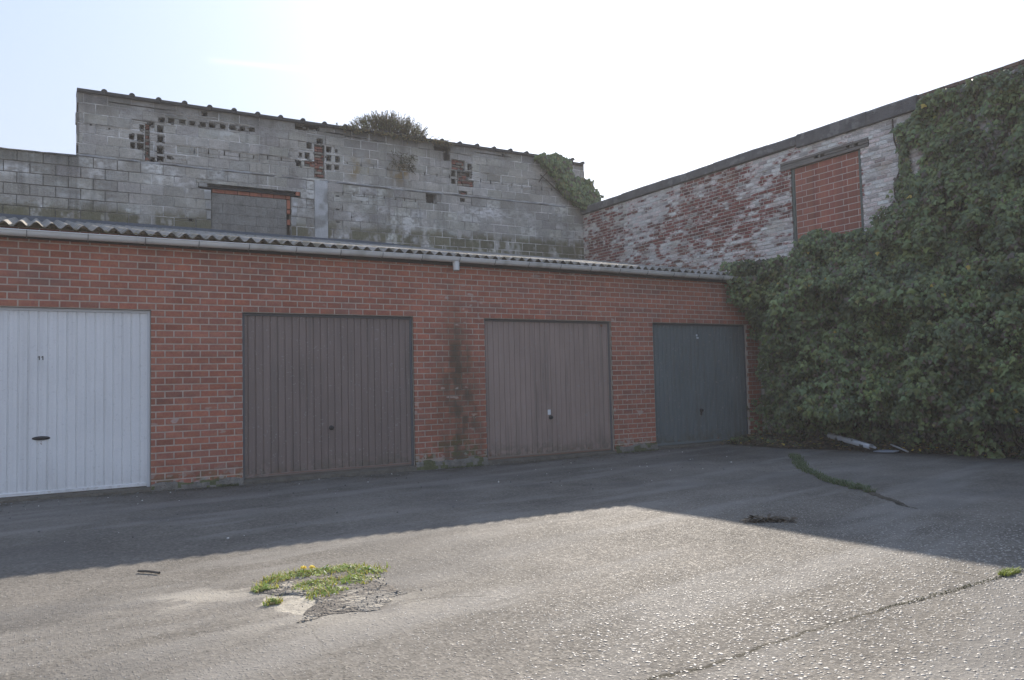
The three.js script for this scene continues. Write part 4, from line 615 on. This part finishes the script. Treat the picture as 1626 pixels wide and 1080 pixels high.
// ---------------------------------------------------------------- loose things by the ivy
{
  const mPvc = std({ map: colourMap(256, 256, 0, 1, 0, 1, (x, y, c) => { const k = 0.85 + 0.2 * fbm(x * 9, y * 9, 3), d = sstep(0.6, 0.72, fbm(x * 7 + 3, y * 11, 3)); c[0] = lerp(0.66 * k, 0.08, d); c[1] = lerp(0.68 * k, 0.08, d); c[2] = lerp(0.7 * k, 0.07, d); }, THREE.MirroredRepeatWrapping), roughness: 0.5, side: THREE.DoubleSide });
  const pipe = (pts, r, arc, name, label, seed) => {
    const R = rng(seed), G = new Geo(), n = 22, m = 12, a = new THREE.Vector3(...pts[0]), b = new THREE.Vector3(...pts[1]), dir = b.clone().sub(a), L = dir.length(), ax = dir.clone().normalize(), side = new THREE.Vector3(0, 1, 0).cross(ax).normalize(), up = ax.clone().cross(side);
    const q = (k, i) => { const t = arc[0] + (arc[1] - arc[0]) * i / m, f = k / n, e = (k === n || k === 0) ? 0.14 * (hash2(i + seed, k) - 0.3) * (k ? 1 : -1) : 0, p = a.clone().addScaledVector(ax, L * f + e * 0.7), rr = r * (1 - 0.15 * f); p.addScaledVector(side, Math.cos(t) * rr).addScaledVector(up, Math.sin(t) * rr); return [p.x, p.y, p.z]; };
    for (let k = 0; k < n; k++) for (let i = 0; i < m; i++) { if (k > n - 8 && i > 4 && i < 7) continue; G.quad(q(k, i), q(k, i + 1), q(k + 1, i + 1), q(k + 1, i), [k / n * L, i / m * 0.2], [k / n * L, (i + 1) / m * 0.2], [(k + 1) / n * L, (i + 1) / m * 0.2], [(k + 1) / n * L, i / m * 0.2], 1); }
    return solo(name, G.build(), mPvc, label, 'pipe');
  };
  pipe([[10.74, 0.1, 1.62], [10.24, 0.015, 2.68]], 0.054, [-0.4, Math.PI + 0.5], 'broken_pipe', 'broken length of white plastic pipe lying at the foot of the ivy', 3);
  { const s = new THREE.Shape(); s.moveTo(-0.16, -0.03); s.quadraticCurveTo(-0.05, -0.09, 0.12, -0.07); s.lineTo(0.17, 0.0); s.quadraticCurveTo(0.02, 0.06, -0.1, 0.05); s.closePath(); const g = new THREE.ExtrudeGeometry(s, { depth: 0.006, bevelEnabled: true, bevelSize: 0.003, bevelThickness: 0.003, bevelSegments: 1 }); g.rotateX(-Math.PI / 2); g.rotateY(-1.25); g.rotateZ(0.14); g.translate(10.38, gy(10.38, 2.8) + 0.03, 2.82); solo('pipe_shard', g, std({ color: lin(0.3, 0.33, 0.38), roughness: 0.4 }), 'flat grey plastic shard lying off the end of the broken pipe', 'debris'); }
  const stick = (name, pts, r, c, label, cat, group) => solo(name, new THREE.TubeGeometry(new THREE.CatmullRomCurve3(pts.map((p) => new THREE.Vector3(...p))), 12, r, 6), std({ color: lin(...c), roughness: 0.85 }), label, cat, group);
  stick('pale_splinter', [[10.62, 0.03, 2.74], [10.5, 0.0, 2.95], [10.38, -0.03, 3.15]], 0.013, [0.4, 0.4, 0.39], 'pale splinter lying right of the grey plastic shard', 'stick');
  stick('dry_stick', [[10.72, 0.16, 3.62], [10.78, 0.24, 3.82], [10.84, 0.33, 4.05]], 0.006, [0.34, 0.29, 0.22], 'upper of two dry stems leaning out of the ivy at the right edge', 'stick');
  stick('dry_stick', [[10.72, 0.13, 3.7], [10.77, 0.2, 3.88], [10.8, 0.29, 4.02]], 0.006, [0.32, 0.27, 0.2], 'lower of two dry stems leaning out of the ivy at the right edge', 'stick');
  stick('twig', [[0.555, gy(0.55, 4.28) + 0.012, 4.27], [0.6, gy(0.6, 4.33) + 0.014, 4.32], [0.66, gy(0.65, 4.39) + 0.011, 4.4]], 0.008, [0.09, 0.075, 0.06], 'short dark twig on the sunlit concrete near the shadow edge', 'twig');
  // heap of dead leaves in the shade
  const h = thing('dead_leaf_heap', 'small dark heap of dead leaves on the shaded concrete', 'leaves'), R = rng(55), l = [];
  for (let k = 0; k < 130; k++) { const t = R(), x = lerp(4.8, 5.06, t) + (R() - 0.5) * 0.1, z = lerp(5.3, 5.5, t) + (R() - 0.5) * 0.12, q = 0.4 + 0.8 * R(); l.push({ p: [x, gy(x, z) + 0.008 + 0.03 * R(), z], n: [R() - 0.5, 0.8, R() - 0.5], s: 0.03 + 0.045 * R(), c: [0.09 * q, 0.07 * q, 0.05 * q], roll: R() * 6.28 }); }
  scatter('leaf_pile', ovalLeaf, new THREE.MeshStandardMaterial({ roughness: 0.9, side: THREE.DoubleSide }), l, h);
}

// ---------------------------------------------------------------- broken patch with weeds
const PATCH = [[1.09, 5.08], [1.13, 5.0], [1.34, 4.9], [1.54, 4.86], [1.7, 4.93], [1.76, 5.21], [1.72, 5.42], [1.7, 5.58], [1.73, 5.74], [1.62, 5.78], [1.52, 5.9], [1.43, 5.97], [1.27, 5.91], [1.15, 5.95], [1.08, 5.94], [1.17, 5.78], [1.26, 5.68], [1.24, 5.48], [1.12, 5.34], [1.05, 5.28]];
{
  // crumbling asphalt showing in the hole: a sheet 6 mm above the concrete with a ragged rim
  const cx = 1.45, cz = 5.45, N = 110, rim = [];
  for (let k = 0; k < N; k++) { const t = k / N * PATCH.length, i = Math.floor(t), a = PATCH[i], b = PATCH[(i + 1) % PATCH.length], f = t - i; let x = lerp(a[0], b[0], f), z = lerp(a[1], b[1], f); x += 0.1 * (fbm(x * 14, z * 14, 3) - 0.5); z += 0.1 * (fbm(x * 14 + 9, z * 14, 3) - 0.5); rim.push([x, z]); }
  const pos = [], idx = [], uv = [], rings = 9; for (let r = 0; r <= rings; r++) for (let k = 0; k < N; k++) { const f = r / rings, x = lerp(cx, rim[k][0], f), z = lerp(cz, rim[k][1], f), y = gy(x, z) + 0.006 + (r < rings ? 0.009 * fbm(x * 22, z * 22, 3) : -0.004); pos.push(x, y, z); uv.push(x, z); }
  for (let r = 0; r < rings; r++) for (let k = 0; k < N; k++) { const a = r * N + k, b = r * N + (k + 1) % N; idx.push(a, b, a + N, b, b + N, a + N); }
  const g = new THREE.BufferGeometry(); g.setAttribute('position', new THREE.Float32BufferAttribute(pos, 3)); g.setAttribute('uv', new THREE.Float32BufferAttribute(uv, 2)); g.setIndex(idx); g.computeVertexNormals();
  structure('broken_patch', g, std({ map: colourMap(512, 512, 0.9, 1.95, 4.75, 6.1, (x, z, c) => { const k = 0.6 + 0.8 * fbm(x * 40, z * 40, 4), s = sstep(0.45, 0.6, fbm(x * 5 + 2, z * 5, 3)); let r = lerp(0.1, 0.17, s) * k, gg = lerp(0.088, 0.158, s) * k, b = lerp(0.075, 0.14, s) * k; const p = sstep(0.62, 0.7, fbm(x * 9, z * 22, 3)) * 0.7; r = lerp(r, 0.33, p); gg = lerp(gg, 0.3, p); b = lerp(b, 0.25, p); c[0] = r; c[1] = gg; c[2] = b; }), bumpMap: coarse, bumpScale: 0.018, roughness: 0.95, side: THREE.DoubleSide }));
  // crumbs
  const R = rng(660), crumbs = []; const m = new THREE.InstancedMesh(new THREE.IcosahedronGeometry(1, 0), std({ color: 0xffffff, roughness: 0.95 }), 320); m.name = 'patch_gravel'; m.castShadow = m.receiveShadow = true; m.userData = { kind: 'stuff', label: 'loose gravel crumbs in and around the broken patch', category: 'gravel' };
  for (let k = 0; k < 320; k++) { let x, z; do { x = 0.98 + R() * 0.85; z = 4.8 + R() * 1.25; } while (!inPoly(x, z, PATCH) && R() < 0.93); const s = 0.002 + 0.007 * R() * R(), t = 0.1 + 0.22 * R(); D.position.set(x, gy(x, z) + 0.014, z); D.rotation.set(R() * 3, R() * 3, R() * 3); D.scale.set(s * 1.3, s * 0.5, s); D.updateMatrix(); m.setMatrixAt(k, D.matrix); m.setColorAt(k, col.setRGB(t * 1.05, t * 0.98, t * 0.88)); }
  scene.add(m);
}
// grass blades: bent strips, thin enough to glow against the sun
function blades(seed, n, at, h, tone) {
  const R = rng(seed), G = new Geo();
  for (let k = 0; k < n; k++) {
    const [x, z, f = 1] = at(R), y = gy(x, z) + 0.004, a = R() * 6.28, L = h * f * (0.5 + 0.8 * R()), w = 0.0022 + 0.003 * R(), lean = (0.25 + 0.9 * R()) * L, dx = Math.cos(a), dz = Math.sin(a), c = tone(R); let p = null;
    for (let s = 0; s <= 3; s++) { const t = s / 3, q = [x + dx * lean * t * t, y + L * t * (1 - 0.25 * t), z + dz * lean * t * t], ww = w * (1 - t * 0.9), l = [q[0] - dz * ww, q[1], q[2] + dx * ww], r = [q[0] + dz * ww, q[1], q[2] - dx * ww]; if (p) G.quad(p[0], p[1], r, l, [0, 0], [0, 0], [0, 0], [0, 0], c); p = [l, r]; }
  }
  return G;
}
const mGrass = new THREE.MeshPhysicalMaterial({ vertexColors: true, roughness: 0.9, transmission: 0.4, thickness: 0, side: THREE.DoubleSide });
const mWeed = new THREE.MeshPhysicalMaterial({ color: 0xffffff, roughness: 0.85, transmission: 0.35, thickness: 0, side: THREE.DoubleSide });
const grassTone = (R) => { const t = 0.7 + 0.6 * R(), y = R(); return y < 0.25 ? [0.42 * t, 0.34 * t, 0.13 * t] : [lerp(0.24, 0.42, R()) * t, lerp(0.3, 0.4, R()) * t, 0.05 * t]; };
const CL = [[1.09, 5.21, 0.06, 'small weed tuft at the left corner of the broken patch'], [1.22, 5.02, 0.09, 'flat weed tuft left of the dandelions on the broken patch'], [1.38, 4.98, 0.1, 'weed tuft with the dandelions on the broken patch'], [1.52, 4.97, 0.09, 'weed tuft right of the dandelions on the broken patch'], [1.63, 5.0, 0.09, 'bushy weed tuft at the back of the broken patch'], [1.71, 5.13, 0.08, 'weed tuft at the far right corner of the broken patch'], [1.34, 5.28, 0.1, 'low weed tuft in the middle of the broken patch'], [1.56, 5.3, 0.1, 'thin yellowing weed tuft right of the patch middle'], [1.35, 5.49, 0.09, 'frontmost mossy weed tuft on the broken patch'], [1.06, 5.53, 0.03, 'tiny weed sprig in the pale cement left of the patch']];
CL.forEach(([x, z, r, label], i) => {
  const w = thing('weed_tuft', label, 'weed', 'weed tufts on the broken patch'), R = rng(800 + i), l = [];
  part('grass_blades', blades(700 + i, Math.round(r * 2300), (Q) => { const a = Q() * 6.28, d = r * (0.35 + 1.5 * vn(a * 1.3 + i * 7, 3)) * Math.sqrt(Q()); return [x + Math.cos(a) * d * 1.2, z + Math.sin(a) * d * 0.85, 0.4 + 0.9 * vn(x * 9 + Math.cos(a) * 2, z * 9 + Math.sin(a) * 2)]; }, 0.042, grassTone).build(), mGrass, w);
  for (let k = 0; k < r * 2300; k++) { const a = R() * 6.28, d = r * Math.sqrt(R()) * (0.4 + 1.2 * vn(a * 1.3 + i * 7, 3)), t = 0.6 + 0.8 * R(), px = x + Math.cos(a) * d * 1.2, pz = z + Math.sin(a) * d * 0.75; l.push({ p: [px, gy(px, pz) + 0.008 + 0.03 * R() * (1 - d / r * 0.6), pz], n: [Math.cos(a) * 0.7 + (R() - 0.5), 0.9, Math.sin(a) * 0.7 + (R() - 0.5)], s: 0.012 + 0.03 * R() * R(), c: R() < 0.05 ? [0.62, 0.62, 0.55] : [0.24 * t, 0.33 * t, 0.05 * t], roll: R() * 6.28 }); }
  scatter('weed_leaves', ovalLeaf, mWeed, l, w);
});
[[1.37, 5.0, 'left of two yellow dandelions on the broken patch'], [1.415, 5.02, 'right of two yellow dandelions on the broken patch']].forEach(([x, z, label], i) => {
  const f = thing('dandelion', label, 'flower', 'dandelions on the broken patch'), y = gy(x, z), R = rng(900 + i), pet = [];
  part('stem', new THREE.CylinderGeometry(0.0022, 0.0028, 0.055, 6).translate(x, y + 0.0275, z), std({ color: lin(0.16, 0.22, 0.06) }), f);
  for (let k = 0; k < 90; k++) { const a = R() * 6.28, e = R() * 1.2; pet.push({ p: [x + Math.cos(a) * 0.006 * e, y + 0.056 + 0.004 * (1 - e), z + Math.sin(a) * 0.006 * e], n: [Math.cos(a) * (0.4), 1.2 - e * 0.4, Math.sin(a) * 0.4], s: 0.02, c: [0.88, 0.64 + 0.1 * R(), 0.012], roll: R() * 6.28, w: 0.5 }); }
  scatter('flower_head', ovalLeaf, mWeed, pet, f);
});
// grass along the long crack, and the small tuft at the joint on the right
{
  const L = [[9.3, 2.1], [8.04, 3.25], [7.33, 4.18], [7.08, 4.67], [6.85, 4.98]];
  const G = blades(911, 3600, (R) => { let t; do t = R() * (L.length - 1); while (fbm(t * 3.1, 5, 3) < 0.25 + 0.35 * R()); const i = Math.floor(t), f = t - i, w = 0.05 * (0.4 + fbm(t * 4, 2, 2)) * (R() + R() - 1) * 1.4; return [lerp(L[i][0], L[i + 1][0], f) + w, lerp(L[i][1], L[i + 1][1], f) + w, 0.6 + 0.8 * fbm(t * 5, 8, 2)]; }, 0.05, (R) => { const t = 0.6 + 0.6 * R(); return [0.085 * t, 0.13 * t, 0.032 * t]; });
  const m = solo('crack_grass', G.build(), mGrass, 'strip of short grass growing in the long crack towards the ivy', 'grass'); m.userData.kind = 'stuff';
  const dirt = new Geo(), Lp = [[7.2, 4.45], [7.0, 4.78], [6.74, 5.12], [6.56, 5.4], [6.34, 5.68]], nd = 48, pd = []; for (let k = 0; k <= nd; k++) { const t = k / nd * (Lp.length - 1), i = Math.min(Lp.length - 2, Math.floor(t)), f = t - i, x = lerp(Lp[i][0], Lp[i + 1][0], f), z = lerp(Lp[i][1], Lp[i + 1][1], f), e = Math.min(1, (nd - k) / 12), P = (w) => [x + w, gy(x + w, z + w) + 0.005, z + w]; pd.push([P(-0.045 * e * fbm(k * 0.6, 3, 3)), P(0.045 * e * fbm(k * 0.6, 13, 3))]); } for (let k = 0; k < nd; k++) dirt.quad(pd[k][0], pd[k + 1][0], pd[k + 1][1], pd[k][1], [0, k * 0.03], [0, k * 0.03 + 0.03], [0.05, k * 0.03 + 0.03], [0.05, k * 0.03], [0.18, 0.15, 0.11]);
  part('crack_dirt', dirt.build(), std({ vertexColors: true, bumpMap: coarse, bumpScale: 0.02, roughness: 1, color: lin(0.35, 0.35, 0.35), side: THREE.DoubleSide }), m);
  const w = thing('joint_weed', 'small bright green tuft in the concrete joint at the right edge', 'weed');
  part('grass_blades', blades(913, 260, (R) => [4.58 + (R() - 0.5) * 0.16, 7.36 + (R() - 0.5) * 0.05], 0.03, (R) => { const t = 0.8 + 0.5 * R(); return [0.22 * t, 0.27 * t, 0.03 * t]; }).build(), mGrass, w);
  part('joint_moss', blades(914, 300, (R) => { const x = 3.4 + R() * 1.5; return [x, lerp(7.38, 7.36, R()) + (R() - 0.5) * 0.01]; }, 0.008, (R) => [0.06, 0.065, 0.03]).build(), mGrass, w);
  for (const [n, a, b, z, s, lab] of [['pier_weed', 1.85, 2.05, 0.07, 3, 'tiny grass tuft at the foot of the pier beside the white door'], ['pier_weed', 4.75, 5.3, 0.07, 4, 'mossy grass fringe at the stained pier below the gutter outlet'], ['pier_weed', 7.8, 8.5, 0.09, 5, 'dry grass fringe at the foot of the pier left of the blue-grey door']]) solo(n, blades(920 + s, 240, (R) => [lerp(a, b, R()), z + 0.05 * R()], 0.035, (R) => { const t = 0.6 + 0.6 * R(); return [0.1 * t, 0.12 * t, 0.04 * t]; }).build(), mGrass, lab, 'weed');
}

// ---------------------------------------------------------------- exposed pebbles and bits of grit in the concrete
{
  const R = rng(4242), n = 46000, m = new THREE.InstancedMesh(new THREE.IcosahedronGeometry(1, 1), std({ color: 0xffffff, roughness: 0.62 }), n); m.name = 'pebbles'; m.castShadow = m.receiveShadow = true; m.userData = { kind: 'stuff', label: 'pale worn pebbles set in the concrete yard', category: 'pebbles' };
  let k = 0; while (k < n) {
    const x = -0.5 + R() * 7.5, z = 3.6 + R() * 4.9; if (inPoly(x, z, PATCH)) continue;
    const dens = (0.2 + 0.8 * sstep(1.0, 2.6, x + 0.8 * (fbm(x * 0.8, z * 0.8, 2) - 0.5))) * sstep(3.6, 5.2, z + 1.2 * (fbm(x * 0.9 + 5, z * 0.9, 3) - 0.5)) * sstep(7.2, 5.2, x); if (R() > dens) continue;
    const s = 0.0016 + (0.0028 + 0.0036 * sstep(5.8, 7.2, z) * sstep(1, 2.2, x)) * Math.pow(R(), 2.4), t = 0.1 + 0.22 * R(); D.position.set(x, gy(x, z) + s * 0.02, z); D.rotation.set((R() - 0.5) * 0.25, R() * 6.28, (R() - 0.5) * 0.25); D.scale.set(s * (1 + 0.5 * R()), s * 0.42, s); D.updateMatrix(); m.setMatrixAt(k, D.matrix); m.setColorAt(k, col.setRGB(t * 1.03, t * 0.97, t * 0.88)); k++;
  }
  scene.add(m);
  const g = new THREE.InstancedMesh(new THREE.IcosahedronGeometry(1, 0), std({ color: 0xffffff, roughness: 0.9 }), 900); g.name = 'grit'; g.castShadow = g.receiveShadow = true; g.userData = { kind: 'stuff', label: 'scattered grit and crumbs on the yard along the garage doors', category: 'grit' };
  for (let i = 0; i < 900; i++) { const x = -1 + R() * 11.5, z = 0.08 + Math.pow(R(), 2) * 3.4, s = 0.003 + 0.008 * Math.pow(R(), 3), t = R() < 0.08 ? 0.55 : 0.06 + 0.16 * R(); D.position.set(x, gy(x, z) + s * 0.3, z); D.rotation.set(R() * 3, R() * 3, R() * 3); D.scale.set(s * 1.3, s * 0.8, s); D.updateMatrix(); g.setMatrixAt(i, D.matrix); g.setColorAt(i, col.setRGB(t, t * 0.97, t * 0.92)); }
  scene.add(g);
}
// thin sunlit haze of the yard
scene.fog = new THREE.FogExp2(new THREE.Color(0.95, 0.92, 0.88), 0.0032);
renderer.render(scene, camera);
